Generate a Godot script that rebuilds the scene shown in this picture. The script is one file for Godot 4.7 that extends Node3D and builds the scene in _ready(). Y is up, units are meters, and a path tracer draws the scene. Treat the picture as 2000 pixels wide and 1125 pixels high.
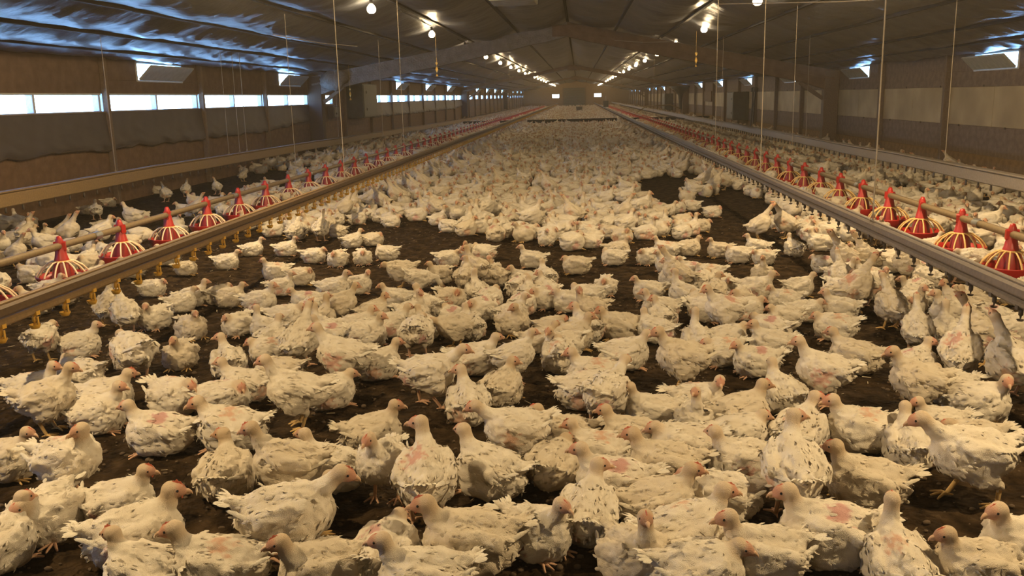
extends Node3D
# A broiler house: two rows of bulbs, drinker and feeder lines, and a floor full of white chickens.

const F := 1750.0          # focal length in pixels of the 2000 x 1125 frame
const EYE := 1.4
const XL := -7.0           # inner faces of the side walls
const XR := 6.45
const XM := -0.27          # ridge
const YL := 2.12           # ceiling at the left wall, at the right wall, at the ridge
const YR := 1.93
const YM := 3.30
const PAN_Z: Array[float] = [-5.67, -5.72]      # first feeder pan on each side, and their spacing
const PAN_STEP: Array[float] = [0.935, 0.86]
const ORD := ["first", "second", "third", "fourth", "fifth", "sixth", "seventh", "eighth", "ninth", "tenth"]
const BAY := 3.45
const Z0 := 7.65           # first post behind the camera
const NB := 36             # bays
const ZTRUSS := -23.4
const ZEND := -116.55

var cam: Camera3D
var used := {}
var M := {}
var rng := RandomNumberGenerator.new()
var nz := FastNoiseLite.new()
var nz2 := FastNoiseLite.new()

func _ready() -> void:
	rng.seed = 7
	nz.seed = 3; nz.frequency = 1.0; nz.fractal_octaves = 2
	nz2.seed = 11; nz2.frequency = 1.0; nz2.fractal_octaves = 3
	setup_view()
	materials()
	build_floor()
	build_ceiling()
	build_left_wall()
	build_right_wall()
	build_ends()
	build_trusses()
	build_bulbs()
	build_lines()
	build_feeders()
	build_fittings()
	build_chickens()

func setup_view() -> void:
	cam = Camera3D.new(); cam.name = "camera"
	cam.fov = rad_to_deg(2.0 * atan(562.5 / F)); cam.near = 0.05; cam.far = 400.0
	var d := Vector3((1130.0 - 1000.0) / F, -(187.0 - 562.5) / F, -1.0).normalized()   # the house's axis seen in the camera's own axes
	var r := deg_to_rad(0.5)
	var u := Vector3(-sin(r), cos(r), 0); u = (u - d * u.dot(d)).normalized()
	var rt := d.cross(u)
	cam.basis = Basis(rt, u, -d).transposed()
	cam.position = Vector3(0, EYE, 0)
	add_child(cam)
	var we := WorldEnvironment.new(); we.name = "environment"
	var e := Environment.new()
	var sky := Sky.new(); var sm := ProceduralSkyMaterial.new()
	sm.sky_top_color = lin(0.10, 0.27, 0.68); sm.sky_horizon_color = lin(0.55, 0.76, 1.0); sm.sky_curve = 0.06
	sm.ground_bottom_color = lin(0.3, 0.3, 0.28); sm.ground_horizon_color = lin(0.55, 0.6, 0.62)
	sm.sky_energy_multiplier = SKY; sm.ground_energy_multiplier = SKY
	sky.sky_material = sm
	e.background_mode = Environment.BG_SKY; e.sky = sky
	e.tonemap_mode = Environment.TONE_MAPPER_LINEAR
	e.tonemap_exposure = EXPOSURE
	e.sdfgi_enabled = true; e.ssao_enabled = true; e.ssil_enabled = true
	if HAZE > 0.0:
		e.fog_enabled = true; e.fog_mode = Environment.FOG_MODE_EXPONENTIAL
		e.fog_light_color = lin(1.0, 0.9, 0.75); e.fog_density = HAZE
	we.environment = e
	add_child(we)
	# daylight, blue beside the warm bulbs: the sun stands over the house's length, so it lights the yard but not the floor inside
	var sun := DirectionalLight3D.new(); sun.name = "sun"
	sun.light_color = lin(0.30, 0.58, 1.0); sun.light_energy = SUN; sun.light_angular_distance = 1.0; sun.shadow_enabled = true
	sun.sky_mode = DirectionalLight3D.SKY_MODE_LIGHT_ONLY
	add_child(sun)
	sun.look_at_from_position(Vector3.ZERO, Vector3(0.0, -0.85, -0.5), Vector3.UP)

const SKY := 3.6
const SUN := 36.0
const EXPOSURE := 0.93
const HAZE := 0.0026
const BULB := 3.2

# ---------------------------------------------------------------- helpers
func lin(r: float, g: float, b: float) -> Color:
	return Color(r, g, b).linear_to_srgb()

func numbered(called: String) -> String:
	var n: int = used.get(called, 0)
	used[called] = n + 1
	return called if n == 0 else "%s_%03d" % [called, n]

func mat(r: float, g: float, b: float, rough := 0.85, metal := 0.0, noise: Texture2D = null, uvs := 1.0, bump := 0.0, bump_tex: Texture2D = null) -> StandardMaterial3D:
	var m := StandardMaterial3D.new()
	m.albedo_color = lin(r, g, b); m.roughness = rough; m.metallic = metal
	if noise or bump_tex:
		m.uv1_triplanar = true; m.uv1_world_triplanar = true; m.uv1_scale = Vector3.ONE * uvs
		m.albedo_texture = noise
		if bump_tex:
			m.heightmap_enabled = true; m.heightmap_texture = bump_tex; m.heightmap_scale = bump
	return m

func noise_tex(freq: float, seed_: int, lo: Color, hi: Color, oct := 4, size := 512, type := FastNoiseLite.TYPE_SIMPLEX_SMOOTH) -> NoiseTexture2D:
	var t := NoiseTexture2D.new(); var n := FastNoiseLite.new()
	n.seed = seed_; n.frequency = freq; n.fractal_octaves = oct; n.noise_type = type
	t.noise = n; t.width = size; t.height = size; t.seamless = true
	var g := Gradient.new(); g.set_color(0, lo); g.set_color(1, hi)
	t.color_ramp = g
	return t

func st_new() -> SurfaceTool:
	var st := SurfaceTool.new(); st.begin(Mesh.PRIMITIVE_TRIANGLES); st.set_smooth_group(-1)
	return st

func quad(st: SurfaceTool, a: Vector3, b: Vector3, c: Vector3, d: Vector3) -> void:
	st.add_vertex(a); st.add_vertex(b); st.add_vertex(c); st.add_vertex(a); st.add_vertex(c); st.add_vertex(d)

func bx(st: SurfaceTool, c: Vector3, s: Vector3, bas := Basis(), ch := 0.0) -> void:
	# a box, its long edges chamfered when ch > 0 (chamfer runs along the longest axis)
	var h := s * 0.5
	if ch <= 0.0:
		var p := []
		for i in 8:
			p.append(c + bas * Vector3(h.x if i & 1 else -h.x, h.y if i & 2 else -h.y, h.z if i & 4 else -h.z))
		for f in [[0, 2, 3, 1], [5, 7, 6, 4], [4, 6, 2, 0], [1, 3, 7, 5], [2, 6, 7, 3], [4, 0, 1, 5]]:
			quad(st, p[f[3]], p[f[2]], p[f[1]], p[f[0]])
		return
	var ax := s.max_axis_index()
	var i1 := (ax + 1) % 3; var i2 := (ax + 2) % 3
	var ring := []
	for k in [[1, 1, 0], [1, 1, 1], [-1, 1, 1], [-1, 1, 0], [-1, -1, 0], [-1, -1, 1], [1, -1, 1], [1, -1, 0]]:
		var v := Vector3.ZERO
		v[i1] = k[0] * (h[i1] - (ch if k[2] else 0.0)); v[i2] = k[1] * (h[i2] - (0.0 if k[2] else ch))
		ring.append(v)
	var e := Vector3.ZERO; e[ax] = h[ax]
	for k in 8:
		var a: Vector3 = ring[k]; var b: Vector3 = ring[(k + 1) % 8]
		quad(st, c + bas * (a + e), c + bas * (a - e), c + bas * (b - e), c + bas * (b + e))
		st.add_vertex(c + bas * (a + e)); st.add_vertex(c + bas * (b + e)); st.add_vertex(c + bas * e)
		st.add_vertex(c + bas * (b - e)); st.add_vertex(c + bas * (a - e)); st.add_vertex(c + bas * (-e))

func tube(st: SurfaceTool, pts: Array, r0: float, r1 := -1.0, n := 8, caps := true) -> void:
	if r1 < 0.0: r1 = r0
	var rings := []
	var up := Vector3.UP
	for i in pts.size():
		var t: Vector3 = (pts[mini(i + 1, pts.size() - 1)] - pts[maxi(i - 1, 0)]).normalized()
		if absf(t.dot(up)) > 0.95: up = Vector3.RIGHT
		var a := t.cross(up).normalized(); var b := a.cross(t).normalized()
		var r := lerpf(r0, r1, float(i) / maxf(1.0, pts.size() - 1))
		var ring := []
		for k in n:
			var w := TAU * k / n
			ring.append(pts[i] + (a * cos(w) + b * sin(w)) * r)
		rings.append(ring)
	st.set_smooth_group(1)
	for i in pts.size() - 1:
		for k in n:
			var k2 := (k + 1) % n
			quad(st, rings[i][k], rings[i][k2], rings[i + 1][k2], rings[i + 1][k])
	st.set_smooth_group(-1)
	if caps:
		for k in n:
			var k2 := (k + 1) % n
			st.add_vertex(pts[0]); st.add_vertex(rings[0][k2]); st.add_vertex(rings[0][k])
			var z: int = pts.size() - 1
			st.add_vertex(pts[z]); st.add_vertex(rings[z][k]); st.add_vertex(rings[z][k2])

func lathe(st: SurfaceTool, prof: Array, n := 20, at := Vector3.ZERO) -> void:
	# prof: [radius, height] from bottom to top
	st.set_smooth_group(1)
	for i in prof.size() - 1:
		for k in n:
			var w0 := TAU * k / n; var w1 := TAU * (k + 1) / n
			var a := at + Vector3(cos(w0) * prof[i][0], prof[i][1], sin(w0) * prof[i][0])
			var b := at + Vector3(cos(w1) * prof[i][0], prof[i][1], sin(w1) * prof[i][0])
			var c := at + Vector3(cos(w1) * prof[i + 1][0], prof[i + 1][1], sin(w1) * prof[i + 1][0])
			var d := at + Vector3(cos(w0) * prof[i + 1][0], prof[i + 1][1], sin(w0) * prof[i + 1][0])
			quad(st, a, b, c, d)
	st.set_smooth_group(-1)

func part(called: String, st: SurfaceTool, m: Material, parent: Node = self) -> MeshInstance3D:
	st.generate_normals()
	var o := MeshInstance3D.new()
	o.mesh = st.commit(); o.material_override = m
	o.name = numbered(called) if parent == self else called
	parent.add_child(o, true)
	return o

func shared(called: String, mesh: Mesh, m: Material, parent: Node, at := Vector3.ZERO) -> MeshInstance3D:
	var o := MeshInstance3D.new(); o.mesh = mesh; o.material_override = m; o.name = called; o.position = at
	parent.add_child(o, true)
	return o

func mesh_of(st: SurfaceTool) -> ArrayMesh:
	st.generate_normals()
	return st.commit()

func tag(o: Node, label: String, category: String, group := "") -> Node:
	o.set_meta("label", label); o.set_meta("category", category)
	if group: o.set_meta("group", group)
	return o

func thing(called: String, label: String, category: String, at := Vector3.ZERO, group := "") -> Node3D:
	var o := Node3D.new(); o.name = numbered(called); o.position = at; add_child(o)
	tag(o, label, category, group)
	return o

func setting(called: String, label: String, category: String) -> Node3D:
	var o := Node3D.new(); o.name = called; add_child(o)
	o.set_meta("kind", "structure"); tag(o, label, category)
	return o

func stuff(o: Node) -> Node:
	o.set_meta("kind", "stuff"); return o

func roof_y(x: float) -> float:
	return lerpf(YL, YM, (x - XL) / (XM - XL)) if x < XM else lerpf(YM, YR, (x - XM) / (XR - XM))

func pixel(p: Vector3) -> Vector2:
	var q := cam.basis.transposed() * (p - cam.position)
	if q.z > -0.05: return Vector2(-9999, -9999)
	return Vector2(1000.0 + F * q.x / -q.z, 562.5 - F * q.y / -q.z)

func materials() -> void:
	var grain := noise_tex(0.02, 1, Color(0.84, 0.84, 0.84), Color(1, 1, 1))
	var blotch := noise_tex(0.008, 2, Color(0.80, 0.78, 0.75), Color(1, 1, 1))
	var rough_n := noise_tex(0.03, 4, Color(0, 0, 0), Color(1, 1, 1), 5)
	M.board = mat(0.14, 0.088, 0.06, 0.8, 0, blotch, 0.9, 0.4, rough_n)
	M.board_low = mat(0.17, 0.095, 0.048, 0.8, 0, blotch, 1.2, 0.6, rough_n)
	M.cream = mat(0.44, 0.34, 0.19, 0.65, 0, blotch, 0.22)
	M.grey_board = mat(0.19, 0.135, 0.10, 0.85, 0, blotch, 1.5, 0.5, rough_n)
	M.tan = mat(0.24, 0.15, 0.07, 0.9, 0, blotch, 1.6, 0.6, rough_n)
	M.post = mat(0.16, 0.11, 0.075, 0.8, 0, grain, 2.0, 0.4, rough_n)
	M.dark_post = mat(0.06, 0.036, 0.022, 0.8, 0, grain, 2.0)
	M.jamb = mat(0.5, 0.5, 0.5, 0.6, 0, grain, 2.0)
	M.beam = mat(0.15, 0.09, 0.05, 0.75, 0, blotch, 0.8, 0.5, rough_n)
	M.curtain = mat(0.068, 0.052, 0.047, 0.6, 0, blotch, 0.5)
	M.film = mat(0.115, 0.125, 0.155, 0.32, 0.5, blotch, 0.5, 1.0, noise_tex(0.012, 9, Color(0, 0, 0), Color(1, 1, 1), 4))
	M.film.metallic_specular = 0.75
	M.wrap = mat(0.19, 0.165, 0.15, 0.6, 0, blotch, 1.0, 1.5, rough_n)
	M.batten = mat(0.035, 0.027, 0.022, 0.8, 0, grain, 2.0)
	M.concrete = mat(0.62, 0.62, 0.6, 0.9, 0, blotch, 0.3)
	M.litter = mat(0.068, 0.043, 0.022, 0.95, 0, noise_tex(0.02, 5, Color(0.35, 0.33, 0.3), Color(1, 1, 1), 5), 0.8, 3.0, noise_tex(0.03, 6, Color(0, 0, 0), Color(1, 1, 1), 5))
	M.litter.metallic_specular = 0.15
	M.clod = mat(0.080, 0.052, 0.028, 0.95)
	M.straw = mat(0.5, 0.42, 0.28, 0.9)
	M.rail_brown = mat(0.115, 0.064, 0.024, 0.6, 0, grain, 3.0)
	M.rail_pale = mat(0.25, 0.152, 0.058, 0.55, 0, grain, 3.0)
	M.rail_grey = mat(0.24, 0.195, 0.155, 0.45, 0.3, grain, 3.0)
	M.rail_dim = mat(0.20, 0.155, 0.12, 0.55, 0.1, grain, 3.0)
	M.trough = mat(0.26, 0.168, 0.072, 0.6, 0, grain, 3.0)
	M.trough_grey = mat(0.28, 0.23, 0.175, 0.55, 0.1, grain, 3.0)
	M.pipe = mat(0.25, 0.175, 0.09, 0.5, 0.1, grain, 3.0)
	M.cup = mat(0.65, 0.36, 0.04, 0.45)
	M.nipple = mat(0.06, 0.045, 0.035, 0.5)
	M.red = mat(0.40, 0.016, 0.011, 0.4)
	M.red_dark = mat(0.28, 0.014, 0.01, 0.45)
	M.grill = mat(0.70, 0.46, 0.17, 0.45)
	M.grill_pale = mat(0.85, 0.66, 0.45, 0.45)
	M.cord = mat(0.27, 0.225, 0.17, 0.8)
	M.metal = mat(0.4, 0.4, 0.4, 0.35, 0.8)
	M.cabinet = mat(0.06, 0.058, 0.045, 0.6, 0, blotch, 1.0)
	M.cabinet_side = mat(0.042, 0.041, 0.031, 0.6)
	M.black = mat(0.012, 0.011, 0.01, 0.6)
	M.flap = mat(0.42, 0.42, 0.36, 0.5, 0, blotch, 2.0)
	M.white_box = mat(0.45, 0.43, 0.36, 0.6, 0, blotch, 1.0)
	M.ribbon = mat(0.6, 0.38, 0.1, 0.4)
	M.fence = mat(0.02, 0.017, 0.014, 0.8)
	var b := StandardMaterial3D.new(); b.albedo_color = lin(1, 0.9, 0.7); b.roughness = 0.4
	b.emission_enabled = true; b.emission = lin(1.0, 0.80, 0.50); b.emission_energy_multiplier = 14.0
	M.bulb = b

# ---------------------------------------------------------------- the room
func build_floor() -> void:
	var root := setting("floor", "dark brown trodden litter covering the whole floor of the house", "floor")
	var st := st_new(); st.set_smooth_group(1)
	var dx := 0.045
	var nx := int((XR - XL) / dx); var zn := 2.0; var zf := -11.0
	var nzz := int((zn - zf) / dx)
	var hs := PackedFloat32Array(); hs.resize((nx + 1) * (nzz + 1))
	for j in nzz + 1:
		for i in nx + 1:
			var x := XL + (XR - XL) * i / nx; var z := zn + (zf - zn) * j / nzz
			hs[j * (nx + 1) + i] = minf(0.004, nz.get_noise_2d(x * 5.0, z * 5.0) * 0.014 + nz2.get_noise_2d(x * 18.0, z * 18.0) * 0.012 - 0.004)
	var verts := PackedVector3Array(); var idx := PackedInt32Array(); var nrm := PackedVector3Array()
	for j in nzz + 1:
		for i in nx + 1:
			var a := j * (nx + 1) + i
			verts.append(Vector3(XL + (XR - XL) * i / nx, hs[a], zn + (zf - zn) * j / nzz))
			var hx := hs[a + (1 if i < nx else 0)] - hs[a - (1 if i > 0 else 0)]
			var hz := hs[a + (nx + 1 if j < nzz else 0)] - hs[a - (nx + 1 if j > 0 else 0)]
			nrm.append(Vector3(-hx / (2 * dx), 1, hz / (2 * dx)).normalized())
	for j in nzz:
		for i in nx:
			var a := j * (nx + 1) + i; var b := a + nx + 1
			idx.append_array(PackedInt32Array([a, b, a + 1, a + 1, b, b + 1]))
	var arr := []; arr.resize(Mesh.ARRAY_MAX)
	arr[Mesh.ARRAY_VERTEX] = verts; arr[Mesh.ARRAY_NORMAL] = nrm; arr[Mesh.ARRAY_INDEX] = idx
	var am := ArrayMesh.new(); am.add_surface_from_arrays(Mesh.PRIMITIVE_TRIANGLES, arr)
	shared("litter_bed", am, M.litter, root)
	st = st_new()
	bx(st, Vector3((XL + XR) / 2, -0.12, (Z0 + ZEND) / 2), Vector3(XR - XL + 0.6, 0.2, Z0 - ZEND + 0.6))
	part("ground_slab", st, M.litter, root)
	# loose crumbs of litter and bits of straw and feather
	var cl := SphereMesh.new(); cl.radius = 0.5; cl.height = 0.8; cl.radial_segments = 6; cl.rings = 3
	var mm := MultiMesh.new(); mm.transform_format = MultiMesh.TRANSFORM_3D; mm.mesh = cl; mm.instance_count = 9000
	for i in 9000:
		var z := -1.6 - pow(rng.randf(), 1.6) * 9.0
		var hw := 1.0 + absf(z) * 0.75
		var x := clampf(rng.randf_range(-hw, hw), XL + 0.1, XR - 0.1)
		var s := 0.006 + 0.016 * pow(rng.randf(), 2.5)
		var bs := Basis.from_euler(Vector3(rng.randf() * TAU, rng.randf() * TAU, rng.randf() * TAU)).scaled(Vector3(s * 1.5, s, s * rng.randf_range(0.8, 1.6)))
		mm.set_instance_transform(i, Transform3D(bs, Vector3(x, 0.0, z)))
	var cm := MultiMeshInstance3D.new(); cm.multimesh = mm; cm.material_override = M.clod; cm.name = "litter_crumbs"; root.add_child(cm); stuff(cm)
	var sb := st_new(); bx(sb, Vector3.ZERO, Vector3(1, 0.05, 0.09))
	var mm2 := MultiMesh.new(); mm2.transform_format = MultiMesh.TRANSFORM_3D; mm2.mesh = mesh_of(sb); mm2.instance_count = 500
	for i in 500:
		var z := -1.6 - pow(rng.randf(), 1.4) * 8.0
		var hw := 1.0 + absf(z) * 0.7
		var s := rng.randf_range(0.012, 0.045)
		mm2.set_instance_transform(i, Transform3D(Basis.from_euler(Vector3(rng.randf_range(-0.1, 0.1), rng.randf() * TAU, rng.randf_range(-0.15, 0.15))).scaled(Vector3.ONE * s), Vector3(clampf(rng.randf_range(-hw, hw), XL + .1, XR - .1), 0.006, z)))
	var sm := MultiMeshInstance3D.new(); sm.multimesh = mm2; sm.material_override = M.straw; sm.name = "straw_and_feather_bits"; root.add_child(sm); stuff(sm)
	# the yard outside, seen through the windows
	st = st_new()
	bx(st, Vector3(-57.3, -0.15, -50), Vector3(100, 0.2, 240)); bx(st, Vector3(56.8, -0.15, -50), Vector3(100, 0.2, 240))
	part("yard_ground", st, M.concrete, root)

func build_ceiling() -> void:
	var root := setting("ceiling", "sagging grey plastic film under the roof, held up by dark battens", "ceiling")
	var xs := [XL, -6.55, -5.85, -4.95, -3.9, -2.75, -1.55, XM, 0.95, 2.1, 3.2, 4.25, 5.2, 5.9, XR]
	var sub := 9
	var cols := (xs.size() - 1) * sub
	var zs := []
	var z := Z0
	while z > ZEND - 0.01:
		zs.append(z); z -= 0.15 if z > -30.0 else (0.35 if z > -60.0 else 0.9)
	zs.append(ZEND - 0.05)
	var verts := PackedVector3Array()
	for zz in zs:
		for c in cols + 1:
			var seg := mini(c / sub, xs.size() - 2); var f := float(c - seg * sub) / sub
			var x := lerpf(xs[seg], xs[seg + 1], f)
			var w: float = xs[seg + 1] - xs[seg]
			var bay := absf(fposmod((zz - Z0) / BAY, 1.0) - 0.5) * 2.0     # 1 at a frame, 0 in mid bay
			var belly := sin(PI * f) * w * (0.12 + 0.06 * nz.get_noise_2d(seg * 13.7, zz * 0.35)) * (1.0 - 0.35 * bay)
			var wr := nz2.get_noise_2d(x * 1.1 + seg * 5.0, zz * 3.4) * 0.028 * sin(PI * f) + nz.get_noise_2d(x * 3.0, zz * 1.2) * 0.012
			wr += nz.get_noise_2d(seg * 7.0, zz * 0.8) * 0.02 * sin(PI * f)
			verts.append(Vector3(x, roof_y(x) - belly + wr, zz))
	var idx := PackedInt32Array()
	for j in zs.size() - 1:
		for i in cols:
			var a := j * (cols + 1) + i; var b := a + cols + 1
			idx.append_array(PackedInt32Array([a, a + 1, b, a + 1, b + 1, b]))
	var st := SurfaceTool.new(); st.begin(Mesh.PRIMITIVE_TRIANGLES); st.set_smooth_group(1)
	for v in verts: st.add_vertex(v)
	for i in idx: st.add_index(i)
	part("film", st, M.film, root)
	for k in range(1, xs.size() - 1):
		var s2 := st_new()
		var pts := []
		for q in 25:
			var zz := lerpf(Z0, ZEND, q / 24.0)
			pts.append(Vector3(xs[k], roof_y(xs[k]) - 0.018 + nz.get_noise_2d(k * 9.0, zz * 0.8) * 0.015, zz))
		for q in 24:
			var a: Vector3 = pts[q]; var b: Vector3 = pts[q + 1]
			var bas := Basis.looking_at(b - a)
			bx(s2, (a + b) / 2, Vector3(0.055, 0.05, a.distance_to(b)), bas)
		part("batten", s2, M.batten, root)
	for side in 2:
		var s3 := st_new()
		var x0 := XL - 0.5 if side == 0 else XM; var x1 := XM if side == 0 else XR + 0.5
		var y0 := YL - 0.09 if side == 0 else YM; var y1 := YM if side == 0 else YR - 0.12
		var a := Vector3(x0, y0 + 0.22, 0); var b := Vector3(x1, y1 + 0.22, 0)
		var dirn := (b - a).normalized()
		bx(s3, (a + b) / 2 + Vector3(0, 0, (Z0 + ZEND) / 2), Vector3(a.distance_to(b) + 0.06, 0.1, Z0 - ZEND + 0.6), Basis(dirn, Vector3(-dirn.y, dirn.x, 0), Vector3.BACK))
		part("roof_sheet", s3, M.batten, root)
	var s4 := st_new()    # eave closing boards
	bx(s4, Vector3(XL - 0.06, YL + 0.14, (Z0 + ZEND) / 2), Vector3(0.1, 0.3, Z0 - ZEND)); bx(s4, Vector3(XR + 0.06, YR + 0.14, (Z0 + ZEND) / 2), Vector3(0.1, 0.3, Z0 - ZEND))
	part("eave_board", s4, M.batten, root)

func bay_z(k: int) -> float:
	return Z0 - BAY * k

func wall_piece(root: Node, called: String, m: Material, x: float, y0: float, y1: float, za: float, zb: float, t := 0.06, gap := 0.012) -> void:
	# a board whose inner face lies at x; zb < za
	var st := st_new()
	var s := -1.0 if x < 0 else 1.0
	bx(st, Vector3(x + s * t / 2, (y0 + y1) / 2, (za + zb) / 2), Vector3(t, y1 - y0, za - zb - gap), Basis(), 0.006)
	part(called, st, m, root)

func vent_bay_left(k: int) -> bool:
	return k % 2 == 0 and k >= 6
func vent_bay_right(k: int) -> bool:
	return k % 2 == 0 and k >= 6

func left_window(k: int) -> int:      # 0 none, 1 full strip, 2 short window
	if k <= 8: return 1
	if k == 9: return 2
	if k == 10: return 0
	if k <= 17: return 1
	return 2

const WT := 1.60
const WB := 1.325

func build_left_wall() -> void:
	var root := setting("wall_left", "brown board side wall with a long strip of open windows", "wall")
	var top := YL + 0.02
	var nwin := 0
	var back := st_new()
	for k in NB:
		var za := bay_z(k); var zb := za - BAY
		var kind := left_window(k)
		var wa := za - 0.07; var wb := zb + 0.07
		if kind == 2:
			wa = za - (1.55 if k == 9 else 0.5); wb = za - (2.35 if k == 9 else 2.4)
		wall_piece(root, "lower_board", M.board_low, XL, -0.05, 0.86, za, zb)
		wall_piece(root, "middle_board", M.board, XL, 0.86, WB, za, zb)
		var vb := vent_bay_left(k) and k != 10
		var v0 := za - 1.1; var v1 := za - 2.75
		if vb:
			wall_piece(root, "upper_board", M.board, XL, WT, 1.80, za, zb)
			wall_piece(root, "upper_board", M.board, XL, 1.80, top, za, v0)
			wall_piece(root, "upper_board", M.board, XL, 1.80, top, v1, zb)
			wall_piece(root, "upper_board", M.board, XL, 2.10, top + 0.04, v0, v1)
		else:
			wall_piece(root, "upper_board", M.board, XL, WT, top, za, zb)
		if kind == 0:
			wall_piece(root, "middle_board", M.board, XL, WB, WT, za, zb)
		elif kind == 2:
			wall_piece(root, "middle_board", M.board, XL, WB, WT, za, wa)
			wall_piece(root, "middle_board", M.board, XL, WB, WT, wb, zb)
		if kind > 0:
			nwin += 1
			var w := setting("window_%d" % nwin, "open window slot in the left wall, overexposed daylight outside", "window")
			w.position = Vector3(XL, WB, 0)
			var s := st_new()
			bx(s, Vector3(-0.05, 0.012, (wa + wb) / 2), Vector3(0.11, 0.03, wa - wb), Basis(), 0.006)
			bx(s, Vector3(-0.05, WT - WB - 0.008, (wa + wb) / 2), Vector3(0.11, 0.026, wa - wb), Basis(), 0.006)
			part("window_rail", s, M.jamb, w)
			for q in ([0.0, 0.5, 1.0] if kind == 1 else [0.0, 1.0]):
				var s2 := st_new()
				bx(s2, Vector3(-0.055, (WT - WB) / 2, lerpf(wa - 0.03, wb + 0.03, q)), Vector3(0.10, WT - WB, 0.055), Basis(), 0.006)
				part("jamb", s2, M.jamb, w)
		bx(back, Vector3(XL - 0.08, 0.61, (za + zb) / 2), Vector3(0.04, 1.41, BAY))
		bx(back, Vector3(XL - 0.08, (WT + 1.8) / 2, (za + zb) / 2), Vector3(0.04, 1.8 - WT, BAY))
		if vb:
			bx(back, Vector3(XL - 0.08, 2.0, (za + v0) / 2), Vector3(0.04, 0.4, za - v0)); bx(back, Vector3(XL - 0.08, 2.0, (v1 + zb) / 2), Vector3(0.04, 0.4, v1 - zb))
			bx(back, Vector3(XL - 0.08, 2.16, (za + zb) / 2), Vector3(0.04, 0.1, BAY))
			make_vent(XL, 1.80, 2.09, v0, v1, k)
		else:
			bx(back, Vector3(XL - 0.08, 2.0, (za + zb) / 2), Vector3(0.04, 0.42, BAY))
	part("outer_cladding", back, M.board, root)
	for k in range(1, NB):
		var z := bay_z(k)
		if k % 9 == 0: continue
		var s := st_new()
		bx(s, Vector3(XL + 0.045, YL / 2 - 0.02, z), Vector3(0.09, YL + 0.04, 0.075), Basis(), 0.008)
		part("post", s, M.post, root)
	make_curtain(7.5, ZTRUSS + 0.25, "long dark rolled-down curtain under the nearest strip of windows", 0.80)
	make_curtain(-30.6, -54.3, "dark curtain under the second strip of windows, beyond the wall cabinet", 0.86)

func make_curtain(za: float, zb: float, label: String, bottom: float) -> void:
	var st := st_new(); st.set_smooth_group(1)
	var n := int((za - zb) / 0.12); var rows := 12
	var g := []
	for i in n + 1:
		var z := lerpf(za, zb, float(i) / n)
		var yb := bottom + 0.05 * nz.get_noise_1d(z * 1.3) + 0.02 * nz2.get_noise_1d(z * 5.0)
		if z < zb + 4.5: yb += pow((zb + 4.5 - z) / 4.5, 2.0) * 0.16
		var col := []
		for r in rows + 1:
			var f := float(r) / rows
			var bul := 0.015 + 0.055 * pow(f, 1.5) + 0.02 * nz.get_noise_2d(z * 2.2 + f * 3.0, f * 6.0) * f
			if f > 0.9: bul += (f - 0.9) * -0.2
			col.append(Vector3(XL + 0.012 + bul, lerpf(WB + 0.005, yb, f), z))
		g.append(col)
	for i in n:
		for r in rows:
			quad(st, g[i][r], g[i][r + 1], g[i + 1][r + 1], g[i + 1][r])
			quad(st, g[i + 1][r] - Vector3(.006, 0, 0), g[i + 1][r + 1] - Vector3(.006, 0, 0), g[i][r + 1] - Vector3(.006, 0, 0), g[i][r] - Vector3(.006, 0, 0))
	var root := thing("side_curtain", label, "curtain", Vector3.ZERO, "rolled-down wall curtains")
	part("curtain_sheet", st, M.curtain, root)
	var s2 := st_new(); var pts := []
	for i in range(0, n + 1, 2): pts.append(g[i][rows] + Vector3(-0.012, 0.0, 0))
	tube(s2, pts, 0.016, -1, 6)
	part("bottom_roll", s2, M.dark_post, root)
	var s3 := st_new(); pts = []
	for i in range(0, n + 1, 4): pts.append(g[i][0] + Vector3(0.006, 0.004, 0))
	tube(s3, pts, 0.012, -1, 6)
	part("top_rope", s3, M.rail_dim, root)

func make_vent(x: float, y0: float, y1: float, za: float, zb: float, k: int) -> void:
	var s := 1.0 if x < 0 else -1.0           # towards the room
	var side := "left" if x < 0 else "right"
	var root := thing("wall_vent", "tilted air inlet flap high on the %s wall, %s" % [side, vent_place(k)], "vent", Vector3(x, y0, (za + zb) / 2), "air inlet flaps along the walls")
	var hz := (za - zb) / 2; var h := y1 - y0
	var f := st_new()
	bx(f, Vector3(-s * 0.03, h + 0.0, 0), Vector3(0.1, 0.03, hz * 2), Basis(), 0.005); bx(f, Vector3(-s * 0.03, 0.0, 0), Vector3(0.1, 0.03, hz * 2), Basis(), 0.005)
	bx(f, Vector3(-s * 0.03, h / 2, hz), Vector3(0.1, h, 0.03), Basis(), 0.005); bx(f, Vector3(-s * 0.03, h / 2, -hz), Vector3(0.1, h, 0.03), Basis(), 0.005)
	part("frame", f, M.jamb, root)
	var p := st_new()
	var tilt := deg_to_rad(46.0) * s * -1.0
	var bas := Basis(Vector3.BACK, tilt)
	bx(p, Vector3(s * 0.03, 0.02, 0) + bas * Vector3(0, (h + 0.02) / 2, 0), Vector3(0.03, h + 0.02, hz * 2 - 0.05), bas, 0.005)
	part("flap", p, M.flap, root)

func vent_place(k: int) -> String:
	var names := {6: "nearest one in view", 8: "last one before the big frame", 10: "just past the big frame", 12: "second one past the big frame", 14: "third one past the big frame"}
	return names.get(k, "one of the small far ones")

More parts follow.
